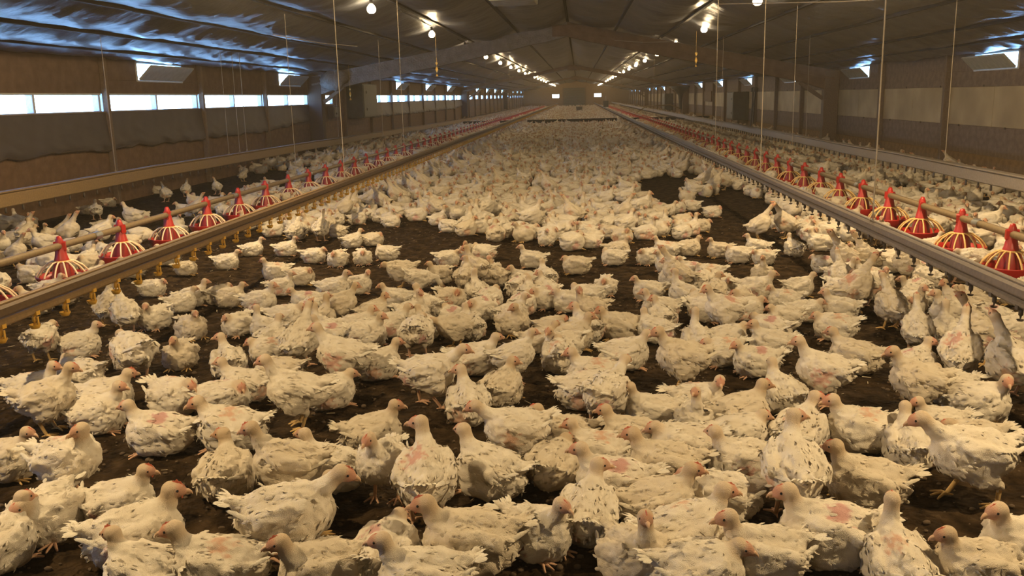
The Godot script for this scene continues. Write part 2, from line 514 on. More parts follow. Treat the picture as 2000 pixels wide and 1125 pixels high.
func build_right_wall() -> void:
	var root := setting("wall_right", "brown board side wall with a band of cream panels", "wall")
	var back := st_new()
	var top := YR + 0.03
	for k in NB:
		var za := bay_z(k); var zb := za - BAY
		wall_piece(root, "lower_board", M.grey_board, XR, 0.30, 0.765, za, zb)
		wall_piece(root, "skirting_board", M.tan, XR - 0.02, -0.05, 0.31, za, zb, 0.08)
		wall_piece(root, "cream_panel", M.cream, XR, 0.765, 1.385, za, za - BAY * 0.5, 0.06, 0.01)
		wall_piece(root, "cream_panel", M.cream, XR, 0.765, 1.385, za - BAY * 0.5, zb, 0.06, 0.01)
		var vb := vent_bay_right(k)
		var v0 := za - 1.0; var v1 := za - 2.5
		if vb:
			wall_piece(root, "upper_board", M.grey_board, XR, 1.385, 1.64, za, zb)
			wall_piece(root, "upper_board", M.grey_board, XR, 1.64, top, za, v0)
			wall_piece(root, "upper_board", M.grey_board, XR, 1.64, top, v1, zb)
			bx(back, Vector3(XR + 0.08, 0.77, (za + zb) / 2), Vector3(0.04, 1.74, BAY))
			bx(back, Vector3(XR + 0.08, 1.82, (za + v0) / 2), Vector3(0.04, 0.4, za - v0)); bx(back, Vector3(XR + 0.08, 1.82, (v1 + zb) / 2), Vector3(0.04, 0.4, v1 - zb))
			make_vent(XR, 1.64, 1.90, v0, v1, k)
		else:
			wall_piece(root, "upper_board", M.grey_board, XR, 1.385, top, za, zb)
			bx(back, Vector3(XR + 0.08, 0.95, (za + zb) / 2), Vector3(0.04, 2.1, BAY))
	part("outer_cladding", back, M.grey_board, root)
	for k in range(1, NB):
		if k % 9 == 0: continue
		var s := st_new()
		bx(s, Vector3(XR - 0.055, YR / 2, bay_z(k)), Vector3(0.11, YR + 0.02, 0.085), Basis(), 0.008)
		part("post", s, M.post, root)
	# small bolts along the top of the cream band
	var s2 := st_new()
	for k in range(4, 14):
		for q in 4:
			bx(s2, Vector3(XR - 0.008, 1.40 if q % 2 == 0 else 0.755, bay_z(k) - 0.4 - q * 0.85), Vector3(0.02, 0.03, 0.02))
	stuff(part("panel_clips", s2, M.nipple, root))

func build_ends() -> void:
	var mid := (XL + XR) / 2
	var w := setting("wall_back", "far end wall with two small bright windows beside the door", "wall")
	var z := ZEND - 0.1
	var wins := [-2.9, 2.42]
	for b in [[XL - 0.1, -3.35, 0.0, 3.4], [-2.45, 1.97, 0.0, 3.4], [2.87, XR + 0.1, 0.0, 3.4], [-3.35, -2.45, 0.0, 1.2], [-3.35, -2.45, 1.65, 3.4], [1.97, 2.87, 0.0, 1.2], [1.97, 2.87, 1.65, 3.4]]:
		var st := st_new()
		bx(st, Vector3((b[0] + b[1]) / 2, (b[2] + b[3]) / 2, z), Vector3(b[1] - b[0], b[3] - b[2], 0.12))
		part("end_board", st, M.tan, w)
	for i in 2:
		var win := setting("window_%d" % (101 + i), "small bright window in the far end wall, %s of the door" % ["left", "right"][i], "window")
		win.position = Vector3(wins[i], 1.42, z + 0.07)
		for f in [[0, 0.235, 0.96, 0.05], [0, -0.235, 0.96, 0.05], [0.45, 0, 0.05, 0.45], [-0.45, 0, 0.05, 0.45]]:
			var st := st_new(); bx(st, Vector3(f[0], f[1], 0), Vector3(f[2], f[3], 0.05), Basis(), 0.008); part("frame_bar", st, M.jamb, win)
	var d := setting("door_1", "dark roller door in the middle of the far end wall", "door")
	d.position = Vector3(-0.55, 0, z + 0.09)
	for i in 8:
		var st := st_new(); bx(st, Vector3(0, 0.15 + i * 0.30, 0), Vector3(2.7, 0.285, 0.05), Basis(), 0.01); part("door_slat", st, M.cabinet, d)
	for s in [-1, 1]:
		var st := st_new(); bx(st, Vector3(s * 1.42, 1.25, 0.0), Vector3(0.12, 2.5, 0.09), Basis(), 0.01); part("door_track", st, M.beam, d)
	var f := setting("wall_front", "end wall behind the viewer", "wall")
	var st2 := st_new(); bx(st2, Vector3(mid, 1.65, Z0 + 0.06), Vector3(XR - XL + 0.3, 3.5, 0.12)); part("end_board", st2, M.board, f)

func build_trusses() -> void:
	var places := ["nearest, wrapped in loose film on its left half", "second from the viewer", "third from the viewer, far down the house"]
	for i in 3:
		var z := ZTRUSS - i * BAY * 9.0
		var root := thing("portal_frame", "brown timber roof frame spanning the house, %s" % places[i], "roof frame", Vector3(0, 0, z), "roof frames")
		for side in 2:
			var xw := XL if side == 0 else XR
			var s := 1.0 if side == 0 else -1.0
			var yw := (YL if side == 0 else YR)
			# rafter: a deep board that thins towards the ridge, from the wall to the middle
			var st := st_new()
			var n := 14
			var prev := []
			for q in n + 1:
				var x := lerpf(xw, XM, float(q) / n)
				var yt := roof_y(x) - 0.09 - 0.02 * sin(PI * q / n)
				var dep := (0.42 if i == 0 else 0.24) - 0.06 * float(q) / n + 0.02 * nz.get_noise_1d(x * 2.0 + i * 7)
				if q < 2: dep += 0.06 * (2 - q)
				var ring := [Vector3(x, yt, 0.11), Vector3(x, yt, -0.11), Vector3(x, yt - dep, -0.11), Vector3(x, yt - dep, 0.11)]
				if q > 0:
					for e in 4:
						var a: Vector3 = prev[e]; var b: Vector3 = prev[(e + 1) % 4]; var c: Vector3 = ring[(e + 1) % 4]; var d: Vector3 = ring[e]
						if side == 0: quad(st, d, c, b, a)
						else: quad(st, a, b, c, d)
				prev = ring
			part("rafter", st, M.wrap if side == 0 and i == 0 else M.beam, root)
			st = st_new()
			bx(st, Vector3(lerpf(xw, XM, 0.5), roof_y(lerpf(xw, XM, 0.5)) - 0.30, 0.125), Vector3(Vector2(xw - XM, yw - YM).length() * 0.96, 0.05, 0.03), Basis(Vector3.BACK, atan2(YM - yw, XM - xw) if side == 0 else atan2(yw - YM, xw - XM)), 0.006)
			part("edge_strip", st, M.beam if side == 1 else M.wrap, root)
			st = st_new()
			bx(st, Vector3(xw + s * 0.19, yw / 2 - 0.06, 0), Vector3(0.36, yw - 0.02, 0.24), Basis(), 0.015)
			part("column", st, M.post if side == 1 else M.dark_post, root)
			st = st_new()     # knee brace
			var a := Vector3(xw + s * 0.36, yw - 0.75, 0); var b := Vector3(xw + s * 0.95, yw - 0.34, 0)
			bx(st, (a + b) / 2, Vector3(a.distance_to(b), 0.09, 0.07), Basis(Vector3.BACK, atan2(b.y - a.y, b.x - a.x)), 0.01)
			part("knee_brace", st, M.post, root)
		var pl := st_new()
		bx(pl, Vector3(XM, YM - 0.30, 0.13), Vector3(0.75, 0.28, 0.03), Basis(), 0.01)
		part("ridge_plate", pl, M.beam, root)
	# loose bunch of film hanging at the left end of the nearest frame
	var st := st_new(); st.set_smooth_group(1)
	var c := Vector3(XL + 0.75, YL - 0.16, ZTRUSS + 0.19)
	for j in 8:
		for k in 14:
			var p := []
			for q in [[j, k], [j, k + 1], [j + 1, k + 1], [j + 1, k]]:
				var th: float = PI * q[0] / 8.0; var ph: float = TAU * q[1] / 14.0
				var r := 1.0 + 0.25 * sin(ph * 3.0 + th * 2.0) * sin(th)
				p.append(c + Vector3(cos(ph) * sin(th) * 0.36 * r, cos(th) * 0.24 * r - 0.05 * sin(ph), sin(ph) * sin(th) * 0.14))
			quad(st, p[0], p[1], p[2], p[3])
	var o := part("film_bundle", st, M.wrap, self)
	tag(o, "loose bunch of grey film sagging from the left end of the nearest roof frame", "plastic film")

func build_bulbs() -> void:
	var glass := st_new()
	lathe(glass, [[0.001, -0.062], [0.032, -0.060], [0.057, -0.040], [0.066, -0.008], [0.058, 0.024], [0.034, 0.055], [0.019, 0.070]], 16)
	var gm := mesh_of(glass)
	var sock := st_new(); lathe(sock, [[0.018, 0.062], [0.024, 0.07], [0.024, 0.12], [0.014, 0.135], [0.006, 0.15]], 12)
	var smesh := mesh_of(sock)
	for row in 2:
		var x := -2.88 if row == 0 else 2.43
		var y := 2.66 if row == 0 else 2.60
		var cable := st_new(); var cpts := []
		for i in 40: cpts.append(Vector3(x + 0.03 * sin(i * 2.1), y + 0.165 - 0.03 * (i % 2), lerpf(5.0, ZEND + 1.0, i / 39.0)))
		tube(cable, cpts, 0.008, -1, 5)
		tag(part("lamp_cable", cable, M.black, self), "black cable carrying the %s row of bulbs along the ceiling" % ["left", "right"][row], "cable", "lamp cables")
		for i in 23:
			var z := 3.0 - 5.3 * i
			if z < ZEND + 1.0: continue
			var side: String = ["left", "right"][row]
			var label := "one of the far glowing bulbs merging into a bright streak, %s row" % side
			if i == 0: label = "warm bulb of the %s row behind the viewer" % side
			elif i < 3: label = "warm bulb of the %s row overhead, above the frame, %s" % [side, ["nearer", "farther"][i - 1]]
			elif i == 3: label = "glowing warm bulb nearest in view in the %s row, at the top of the photo" % side
			elif i < 12: label = "glowing warm bulb, %s in view from the near end of the %s row" % [ORD[i - 3], side]
			var o := thing("light_bulb", label, "light bulb", Vector3(x, y, z), "far bulbs of the %s row" % side if i >= 12 else "bulbs in the two rows")
			shared("bulb_glass", gm, M.bulb, o)
			shared("socket", smesh, M.black, o)
			var l := OmniLight3D.new(); l.name = "bulb_light"; l.light_color = lin(1.0, 0.735, 0.395); l.light_energy = BULB * (3.3 if i in [1, 2] else (0.5 if i < 9 else 0.68)); l.omni_range = 60.0; l.omni_attenuation = 2.0
			l.light_size = 0.05; l.shadow_enabled = true
			o.add_child(l)

# ---------------------------------------------------------------- drinkers, feeders, fittings
func build_lines() -> void:
	line_inner("drinker_line", -2.63, 0.475, M.rail_brown, M.rail_pale, M.cup, "brown drinker line with yellow drip cups, sloping across the left foreground", true)
	line_inner("drinker_line", 1.95, 0.475, M.rail_dim, M.rail_grey, M.nipple, "grey drinker line with dark nipples, sloping across the right foreground", false)
	line_outer(-5.9, 0.50, M.trough, "pale brown drinker line along the left wall", 0.15)
	line_outer(4.15, 0.49, M.trough_grey, "pale grey drinker line along the right wall", 0.13)

func line_inner(called: String, x: float, y: float, upper: Material, lower: Material, cupm: Material, label: String, cups: bool) -> void:
	var root := thing(called, label, "drinker line", Vector3(x, y, 0), "drinker lines")
	var s := st_new()
	bx(s, Vector3(0, 0.032, -56), Vector3(0.062, 0.055, 118), Basis(), 0.012)
	part("top_rail", s, upper, root)
	s = st_new()
	bx(s, Vector3(0, 0.064, -56), Vector3(0.028, 0.014, 118), Basis(), 0.004)
	part("rail_rib", s, lower, root)
	s = st_new()
	bx(s, Vector3(0, -0.022, -56), Vector3(0.042, 0.038, 118), Basis(), 0.01)
	part("water_pipe", s, lower, root)
	var c := st_new()
	lathe(c, [[0.007, -0.04], [0.011, -0.055], [0.011, -0.075], [0.005, -0.08], [0.003, -0.092]], 8)
	if cups:
		lathe(c, [[0.001, -0.115], [0.018, -0.112], [0.026, -0.098], [0.027, -0.09]], 10)
		bx(c, Vector3(0.018, -0.075, 0), Vector3(0.006, 0.045, 0.012)); bx(c, Vector3(0, -0.035, 0), Vector3(0.05, 0.02, 0.03))
	else:
		bx(c, Vector3(0, -0.04, 0), Vector3(0.046, 0.02, 0.028))
		lathe(c, [[0.001, -0.105], [0.012, -0.103], [0.017, -0.096]], 8)
	var cm := mesh_of(c)
	var step := 0.26
	for i in 110:
		shared("drip_cup" if cups else "nipple", cm, cupm, root, Vector3(0, 0, -2.2 - i * step))
	var mm := MultiMesh.new(); mm.transform_format = MultiMesh.TRANSFORM_3D; mm.mesh = cm; mm.instance_count = 320
	for i in 320: mm.set_instance_transform(i, Transform3D(Basis(), Vector3(0, 0, -2.2 - (110 + i) * step)))
	var o := MultiMeshInstance3D.new(); o.multimesh = mm; o.material_override = cupm; o.name = "far_drip_cups" if cups else "far_nipples"; root.add_child(o); stuff(o)

func line_outer(x: float, y: float, m: Material, label: String, h: float) -> void:
	var root := thing("drinker_line", label, "drinker line", Vector3(x, y, 0), "drinker lines")
	var pts := []
	for i in 60:
		var z := lerpf(4.0, ZEND + 1.5, i / 59.0)
		var dy := 0.02 * nz.get_noise_1d(z * 0.6)
		if x < 0 and z < -13.0: dy -= minf(0.22, (-13.0 - z) * 0.0062)
		pts.append(Vector3(0, dy, z))
	var s := st_new()
	for i in 59:
		bx(s, (pts[i] + pts[i + 1]) / 2, Vector3(0.07, h, pts[i].distance_to(pts[i + 1]) + 0.002), Basis.looking_at(pts[i + 1] - pts[i]), 0.012)
	part("rail", s, m, root)
	s = st_new()
	for i in 59:
		bx(s, (pts[i] + pts[i + 1]) / 2 + Vector3(0, h / 2 + 0.008, 0), Vector3(0.10, 0.016, pts[i].distance_to(pts[i + 1]) + 0.002), Basis.looking_at(pts[i + 1] - pts[i]), 0.004)
	part("top_strip", s, m, root)
	var c := st_new(); lathe(c, [[0.001, -0.07], [0.014, -0.065], [0.012, -0.03], [0.009, 0.0]], 6)
	var mm := MultiMesh.new(); mm.transform_format = MultiMesh.TRANSFORM_3D; mm.mesh = mesh_of(c); mm.instance_count = 300
	for i in 300: mm.set_instance_transform(i, Transform3D(Basis(), Vector3(0, -h / 2, -4.0 - i * 0.3)))
	var o := MultiMeshInstance3D.new(); o.multimesh = mm; o.material_override = M.nipple; o.name = "nipples"; root.add_child(o); stuff(o)

func build_feeders() -> void:
	for side in 2:
		var x := -4.03 if side == 0 else 3.08
		var y := 0.355
		var root := thing("feeder_pipe", "brown feed auger pipe running the length of the house on the %s" % ["left", "right"][side], "pipe", Vector3(x, y, 0), "feeder pipes")
		var s := st_new(); var pts := []
		for i in 50: pts.append(Vector3(0, 0.006 * nz.get_noise_1d(i * 1.7), lerpf(3.0, ZEND + 2.0, i / 49.0)))
		tube(s, pts, 0.028, -1, 10)
		part("pipe", s, M.pipe, root)
		for i in 6:
			s = st_new(); lathe(s, [[0.033, -0.05], [0.033, 0.05]], 10)
			var o := part("pipe_joint", s, M.metal, root); o.position = Vector3(0, 0, -4.1 - i * 3.05); o.rotation.x = PI / 2
		var proto := feeder_pan(side)
		var n := 46
		for i in n:
			var z := PAN_Z[side] - i * PAN_STEP[side]
			var o: Node3D = proto.duplicate(); o.name = numbered("feeder_pan"); add_child(o)
			o.position = Vector3(x, 0, z); o.rotation.y = rng.randf() * TAU
			var sd: String = ["left", "right"][side]
			if i < 10: tag(o, "red feeder pan with spoked grill, %s from the near end of the %s pipe" % [ORD[i], sd], "feeder pan", "red feeder pans under the pipes")
			else: tag(o, "small far red feeder pan in the dwindling row under the %s pipe" % sd, "feeder pan", "far red feeder pans of the %s pipe" % sd)
		proto.free()
		var far := MultiMesh.new(); far.transform_format = MultiMesh.TRANSFORM_3D
		var fs := st_new()
		lathe(fs, [[0.12, 0.02], [0.17, 0.042], [0.195, 0.12], [0.185, 0.125], [0.10, 0.13], [0.06, 0.23], [0.035, 0.28], [0.024, 0.40]], 10)
		far.mesh = mesh_of(fs); far.instance_count = 64
		for i in 64: far.set_instance_transform(i, Transform3D(Basis(), Vector3(x, 0, PAN_Z[side] - (46 + i) * PAN_STEP[side])))
		var fo := MultiMeshInstance3D.new(); fo.multimesh = far; fo.material_override = M.red; fo.name = numbered("far_feeder_pans"); add_child(fo)
		tag(stuff(fo), "far red feeder pans merging into a line under the %s pipe" % ["left", "right"][side], "feeder pan")

func feeder_pan(side: int) -> Node3D:
	var o := Node3D.new()
	var p := st_new()    # dish
	lathe(p, [[0.001, 0.018], [0.12, 0.02], [0.155, 0.032], [0.182, 0.075], [0.198, 0.125], [0.200, 0.132], [0.192, 0.134], [0.176, 0.085], [0.15, 0.045], [0.10, 0.036], [0.001, 0.034]], 24)
	part("dish", p, M.red, o)
	p = st_new()         # feed cone inside
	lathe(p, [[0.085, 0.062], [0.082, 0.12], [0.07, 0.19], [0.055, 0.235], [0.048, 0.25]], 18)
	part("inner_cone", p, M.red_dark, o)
	p = st_new()
	lathe(p, [[0.056, 0.225], [0.06, 0.235], [0.05, 0.262], [0.036, 0.33], [0.03, 0.36], [0.03, 0.392], [0.024, 0.41], [0.016, 0.432], [0.001, 0.436]], 16)
	bx(p, Vector3(0, 0.355, 0), Vector3(0.085, 0.075, 0.05), Basis(), 0.01)
	part("drop_cone", p, M.red, o)
	p = st_new()
	lathe(p, [[0.05, 0.23], [0.062, 0.232], [0.062, 0.244], [0.05, 0.246]], 18)
	var collar := part("grill", p, M.grill, o)
	for k in 14:
		var w := TAU * k / 14.0
		var d := Vector3(cos(w), 0, sin(w))
		var g := st_new()
		tube(g, [d * 0.05 + Vector3(0, 0.238, 0), d * 0.09 + Vector3(0, 0.232, 0), d * 0.145 + Vector3(0, 0.195, 0), d * 0.178 + Vector3(0, 0.155, 0), d * 0.192 + Vector3(0, 0.124, 0)], 0.0062, 0.0075, 5)
		part("spoke", g, M.grill if side == 1 else M.grill_pale, collar)
	return o

func cord(x: float, y0: float, z: float, label: String, r := 0.0038, lean := 0.0) -> void:
	var st := st_new()
	var top := roof_y(x) - 0.03
	tube(st, [Vector3(x, y0, z), Vector3(x + lean * 0.5, (y0 + top) / 2, z), Vector3(x + lean, top, z)], r, -1, 6)
	tube(st, [Vector3(x - 0.02, y0 - 0.01, z), Vector3(x, y0 + 0.05, z), Vector3(x + 0.02, y0 - 0.01, z)], r, -1, 5)
	tag(part("hanging_cord", st, M.cord, self), label, "cord", "cords holding up the lines")

func build_fittings() -> void:
	cord(-4.03, 0.38, -5.75, "pale cord at the left edge dropping to the left feeder pipe", 0.0055)
	cord(-4.03, 0.38, -12.6, "pale cord to the left feeder pipe, seen against the rolled-down curtain")
	cord(-5.9, 0.58, -11.1, "pale cord to the left wall drinker line, under the bluest ceiling film")
	cord(-5.9, 0.58, -14.9, "leftmost of three close cords over the left wall drinker line")
	cord(-5.9, 0.58, -15.4, "middle of three close cords over the left wall drinker line")
	cord(-5.9, 0.58, -15.75, "rightmost of three close cords over the left wall drinker line", 0.005)
	cord(-5.9, 0.56, -22.0, "cord beside the dark column of the nearest roof frame")
	cord(-2.63, 0.55, -9.95, "cord to the left foreground drinker line, crossing the film left of the first bulb")
	cord(-2.63, 0.55, -13.5, "cord to the left foreground drinker line below the second bulb")
	cord(-4.03, 0.38, -18.5, "cord to the left feeder pipe in front of the wall cabinet")
	cord(1.95, 0.55, -6.1, "long pale cord on the right dropping to the right foreground drinker line", 0.005)
	cord(1.95, 0.55, -9.9, "cord to the right foreground drinker line right of the bulbs", 0.004)
	cord(1.95, 0.55, -13.2, "thin cord to the right foreground drinker line with a pulley arm")
	cord(4.15, 0.56, -10.6, "long pale cord dropping to the right wall drinker line", 0.005)
	cord(4.15, 0.56, -17.0, "thin cord to the right wall drinker line by the column")
	cord(3.08, 0.38, -13.4, "thin cord to the right feeder pipe")
	cord(3.08, 0.38, -20.0, "second thin cord to the right feeder pipe")
	for i in 5:
		cord(-2.63, 0.55, -26.0 - i * 9.0, "far cord over the left foreground drinker line, %s beyond the nearest roof frame" % ORD[i])
		cord(1.95, 0.55, -24.0 - i * 9.0, "far cord over the right foreground drinker line, %s beyond the nearest roof frame" % ORD[i])
	# winch cables under the film
	for w in [[Vector3(-4.35, 2.36, -13.0), Vector3(-4.1, 2.40, -17.0), "pale winch cable under the film left of the nearest bulbs"], [Vector3(1.95, 2.6, -13.2), Vector3(4.0, 2.2, -8.5), "pale winch cable slanting under the film at the right"], [Vector3(0.9, 2.72, -23.1), Vector3(2.2, 2.62, -22.6), "short pale cable on the nearest roof frame"]]:
		var st := st_new(); tube(st, [w[0], (w[0] + w[1]) / 2 - Vector3(0, 0.03, 0), w[1]], 0.007, -1, 6)
		tag(part("winch_cable", st, M.cord, self), w[2], "cable", "winch cables")
	# fly ribbons
	for w in [[-2.98, 2.16, -19.3, "amber fly ribbon hanging left of the bulb row"], [2.45, 2.22, -19.5, "amber fly ribbon hanging right of the bulb row"], [-5.75, 1.72, -22.8, "short fly ribbon at the left end of the nearest frame"]]:
		var st := st_new()
		for k in 12:
			var a0 := k * 0.5; var a1 := (k + 1) * 0.5
			var y0 := -k * 0.024; var y1 := -(k + 1) * 0.024
			var d0 := Vector3(cos(a0), 0, sin(a0)) * 0.025; var d1 := Vector3(cos(a1), 0, sin(a1)) * 0.025
			quad(st, Vector3(0, y0, 0) - d0, Vector3(0, y0, 0) + d0, Vector3(0, y1, 0) + d1, Vector3(0, y1, 0) - d1)
		tube(st, [Vector3(0, 0, 0), Vector3(0, roof_y(w[0]) - w[1] - 0.05, 0)], 0.003, -1, 4)
		var o := part("fly_ribbon", st, M.ribbon, self); o.position = Vector3(w[0], w[1], w[2])
		tag(o, w[3], "fly ribbon", "fly ribbons")
	# cabinets on the walls
	cabinet(Vector3(XL + 0.26, 0.90, -28.2), Vector3(0.5, 1.02, 1.9), "tall dark cabinet on the left wall past the nearest roof frame", 1.0)
	cabinet(Vector3(XR - 0.30, 0.34, -36.0), Vector3(0.58, 1.06, 1.5), "dark fan cabinet with a pale side on the right wall, thick cables beside it", -1.0)
	cabinet(Vector3(XR - 0.30, 0.30, -64.0), Vector3(0.56, 1.1, 1.9), "smaller far cabinet on the right wall, partly hazy", -1.0)
	var board := thing("wall_board", "plain brown board hung on the right wall beyond the fan cabinet", "board", Vector3(XR - 0.12, 1.22, -45.5))
	var sb := st_new(); bx(sb, Vector3.ZERO, Vector3(0.05, 0.5, 2.4), Basis(), 0.01); part("panel", sb, M.beam, board)
	sb = st_new(); bx(sb, Vector3(0.03, 0.2, 0), Vector3(0.06, 0.05, 2.3)); part("hanger", sb, M.dark_post, board)
	# feed hopper
	var hop := thing("feed_hopper", "dark feed hopper funnel hanging by the right wall", "hopper", Vector3(XR - 0.9, 0, -50.6))
	var h := st_new(); lathe(h, [[0.10, 1.0], [0.14, 1.35], [0.50, 1.72], [0.50, 1.78]], 4); part("funnel", h, M.cabinet, hop)
	h = st_new(); lathe(h, [[0.09, 0.55], [0.10, 1.02]], 12); part("drop_tube", h, M.cabinet_side, hop)
	h = st_new(); tube(h, [Vector3(0, 0.58, 0), Vector3(-0.6, 0.80, 0.3), Vector3(-1.9, 0.74, 0.4), Vector3(-2.4, 0.42, 0.4)], 0.03, -1, 8); part("transfer_pipe", h, M.pipe, hop)
	# cables by the right cabinet
	for i in 2:
		var st := st_new()
		tube(st, [Vector3(XR - 0.12, 1.40, -33.4 - i * 0.5), Vector3(XR - 0.15, 1.0, -33.5 - i * 0.3), Vector3(XR - 0.16, 0.5, -33.5 - i * 0.35), Vector3(XR - 0.2, 0.03, -33.3 - i * 0.5)], 0.03, -1, 7)
		lathe(st, [[0.07, 1.38], [0.09, 1.42], [0.09, 1.5], [0.05, 1.55]], 8, Vector3(XR - 0.12, 0, -33.4 - i * 0.5))
		tag(part("thick_cable", st, M.black, self), ["thick black cable hanging beside the right fan cabinet, nearer one", "second thick black cable beside the right fan cabinet"][i], "cable", "thick cables by the fan cabinet")
	# small window surround with a shelf and a brush of dark gear at the left
	var gear := thing("wall_socket_box", "dark switch box below the small window past the left column", "switch box", Vector3(XL + 0.1, 0.95, -25.35))
	var gs := st_new(); bx(gs, Vector3(0, 0.17, 0), Vector3(0.16, 0.34, 0.62), Basis(), 0.02); part("box", gs, M.dark_post, gear)
	gs = st_new(); bx(gs, Vector3(0.09, 0.17, 0), Vector3(0.02, 0.26, 0.5), Basis(), 0.006); part("lid", gs, M.cabinet, gear)
	gs = st_new(); lathe(gs, [[0.02, -0.02], [0.03, 0.0], [0.03, 0.03]], 8, Vector3(0.12, 0.12, 0.1)); part("switch", gs, M.black, gear)
	# heater box under the ridge
	var box := thing("ceiling_heater", "pale box heater hanging under the ridge at the top of the photo", "heater", Vector3(-1.0, 2.93, -14.6))
	var b := st_new(); bx(b, Vector3(0, 0, 0), Vector3(0.72, 0.17, 0.9), Basis(), 0.02); part("housing", b, M.white_box, box)
	b = st_new(); bx(b, Vector3(0, 0.0, 0.46), Vector3(0.6, 0.11, 0.02), Basis(), 0.01); part("front_panel", b, M.flap, box)
	b = st_new(); bx(b, Vector3(0.3, 0.0, 0.475), Vector3(0.035, 0.14, 0.03)); part("end_strip", b, M.nipple, box)
	for s in [-1, 1]:
		b = st_new(); tube(b, [Vector3(s * 0.3, 0.08, 0), Vector3(s * 0.3, roof_y(-1.0 + s * 0.3) - 2.93 - 0.02, 0)], 0.012, -1, 6); part("hanger", b, M.metal, box)
	# migration fence across the house
	for seg in [[-6.9, -5.98], [-5.8, -4.15], [-3.9, -2.72], [-2.54, 1.86], [2.04, 2.95], [3.2, 4.08], [4.24, 6.35]]:
		var f := st_new()
		bx(f, Vector3(0, 0.14, 0), Vector3(seg[1] - seg[0], 0.26, 0.025), Basis(), 0.006)
		var root := thing("migration_fence", "low black divider across the flock, section %s" % fence_place(seg[0]), "divider", Vector3((seg[0] + seg[1]) / 2, 0, -45.0), "divider sections across the house")
		part("panel", f, M.fence, root)
		f = st_new(); bx(f, Vector3(0, 0.28, 0), Vector3(seg[1] - seg[0], 0.025, 0.04), Basis(), 0.004); part("top_rail", f, M.dark_post, root)
		for s in [-1, 1]:
			f = st_new(); bx(f, Vector3(s * ((seg[1] - seg[0]) / 2 - 0.04), 0.145, 0.02), Vector3(0.03, 0.29, 0.04)); part("stake", f, M.dark_post, root)
	# things at the far end
	var bk := thing("bucket", "dark bucket standing far off in the middle of the flock", "bucket", Vector3(0.05, 0, -78.0))
	var bs := st_new(); lathe(bs, [[0.001, 0.02], [0.22, 0.02], [0.28, 0.5], [0.26, 0.5], [0.2, 0.06]], 14); part("body", bs, M.cabinet, bk)
	bs = st_new(); tube(bs, [Vector3(-0.28, 0.48, 0), Vector3(-0.2, 0.66, 0), Vector3(0, 0.72, 0), Vector3(0.2, 0.66, 0), Vector3(0.28, 0.48, 0)], 0.012, -1, 5); part("handle", bs, M.metal, bk)
	var rg := thing("water_regulator", "grey regulator box on the far right drinker line", "regulator", Vector3(1.95, 0.56, -66.0))
	bs = st_new(); bx(bs, Vector3(0, 0.22, 0), Vector3(0.36, 0.44, 0.36), Basis(), 0.04); part("housing", bs, M.cabinet_side, rg)
	bs = st_new(); tube(bs, [Vector3(0, 0.44, 0), Vector3(0, 0.8, 0)], 0.02, -1, 6); part("vent_tube", bs, M.metal, rg)

func fence_place(x: float) -> String:
	if x < -6.5: return "by the left wall"
	if x < -5.0: return "left of the left feeder pipe"
	if x < -3.5: return "between left feeder pipe and left foreground drinker"
	if x < 0.0: return "in the middle between the drinker lines"
	if x < 2.5: return "left of the right feeder pipe"
	if x < 4.0: return "right of the right feeder pipe"
	return "by the right wall"

func cabinet(at: Vector3, s: Vector3, label: String, face: float) -> void:
	var root := thing("wall_cabinet", label, "cabinet", at, "cabinets on the walls")
	var st := st_new(); bx(st, Vector3(0, s.y / 2, 0), s, Basis(), 0.02); part("body", st, M.cabinet, root)
	st = st_new(); bx(st, Vector3(face * (s.x / 2 + 0.008), s.y / 2, 0), Vector3(0.02, s.y * 0.92, s.z * 0.94), Basis(), 0.006); part("front_panel", st, M.cabinet_side, root)
	st = st_new(); bx(st, Vector3(face * s.x * 0.1, s.y / 2, s.z / 2 + 0.008), Vector3(s.x * 0.8, s.y * 0.94, 0.02), Basis(), 0.006); part("end_panel", st, M.cabinet, root)
	for k in 2:
		st = st_new(); bx(st, Vector3(face * (s.x / 2 + 0.025), s.y * (0.25 + 0.5 * k), s.z * 0.3), Vector3(0.02, 0.08, 0.04)); part("latch", st, M.black, root)

# ---------------------------------------------------------------- chickens
# A bird's own axes: +X forward, +Y up, +Z to its right.
var pa := PackedVector3Array(); var pd := PackedVector3Array(); var pil := PackedFloat32Array()
var pr := PackedFloat32Array(); var pdr := PackedFloat32Array(); var pk := PackedFloat32Array()
var lump := 0.0; var floor_y := 0.003
var head_at := Vector3.ZERO

func cone(a: Vector3, b: Vector3, r0: float, r1: float, k := 0.03) -> void:
	pa.append(a); pd.append(b - a); pil.append(1.0 / maxf(1e-8, (b - a).length_squared()))
	pr.append(r0); pdr.append(r1 - r0); pk.append(k)

func pair(a: Vector3, b: Vector3, r0: float, r1: float, k := 0.03) -> void:
	cone(a, b, r0, r1, k)
	cone(Vector3(a.x, a.y, -a.z), Vector3(b.x, b.y, -b.z), r0, r1, k)

func clear_prims() -> void:
	pa.clear(); pd.clear(); pil.clear(); pr.clear(); pdr.clear(); pk.clear()

func dist(p: Vector3) -> float:
	var r := 1e3
	for i in pa.size():
		var q := p - pa[i]
		var h := clampf(q.dot(pd[i]) * pil[i], 0.0, 1.0)
		var d := (q - pd[i] * h).length() - pr[i] - pdr[i] * h
		var k := pk[i]
		var e := k - absf(d - r)
		r = minf(d, r)
		if e > 0.0: r -= e * e * 0.25 / k
	if lump > 0.0:
		var w := clampf((p.distance_to(head_at) - 0.035) * 14.0, 0.0, 1.0)
		r += w * lump * (nz.get_noise_3d(p.x * 12.0, p.y * 19.0, p.z * 19.0) + 0.6 * nz2.get_noise_3d(p.x * 26.0, p.y * 44.0, p.z * 44.0))
	return maxf(r, floor_y - p.y)

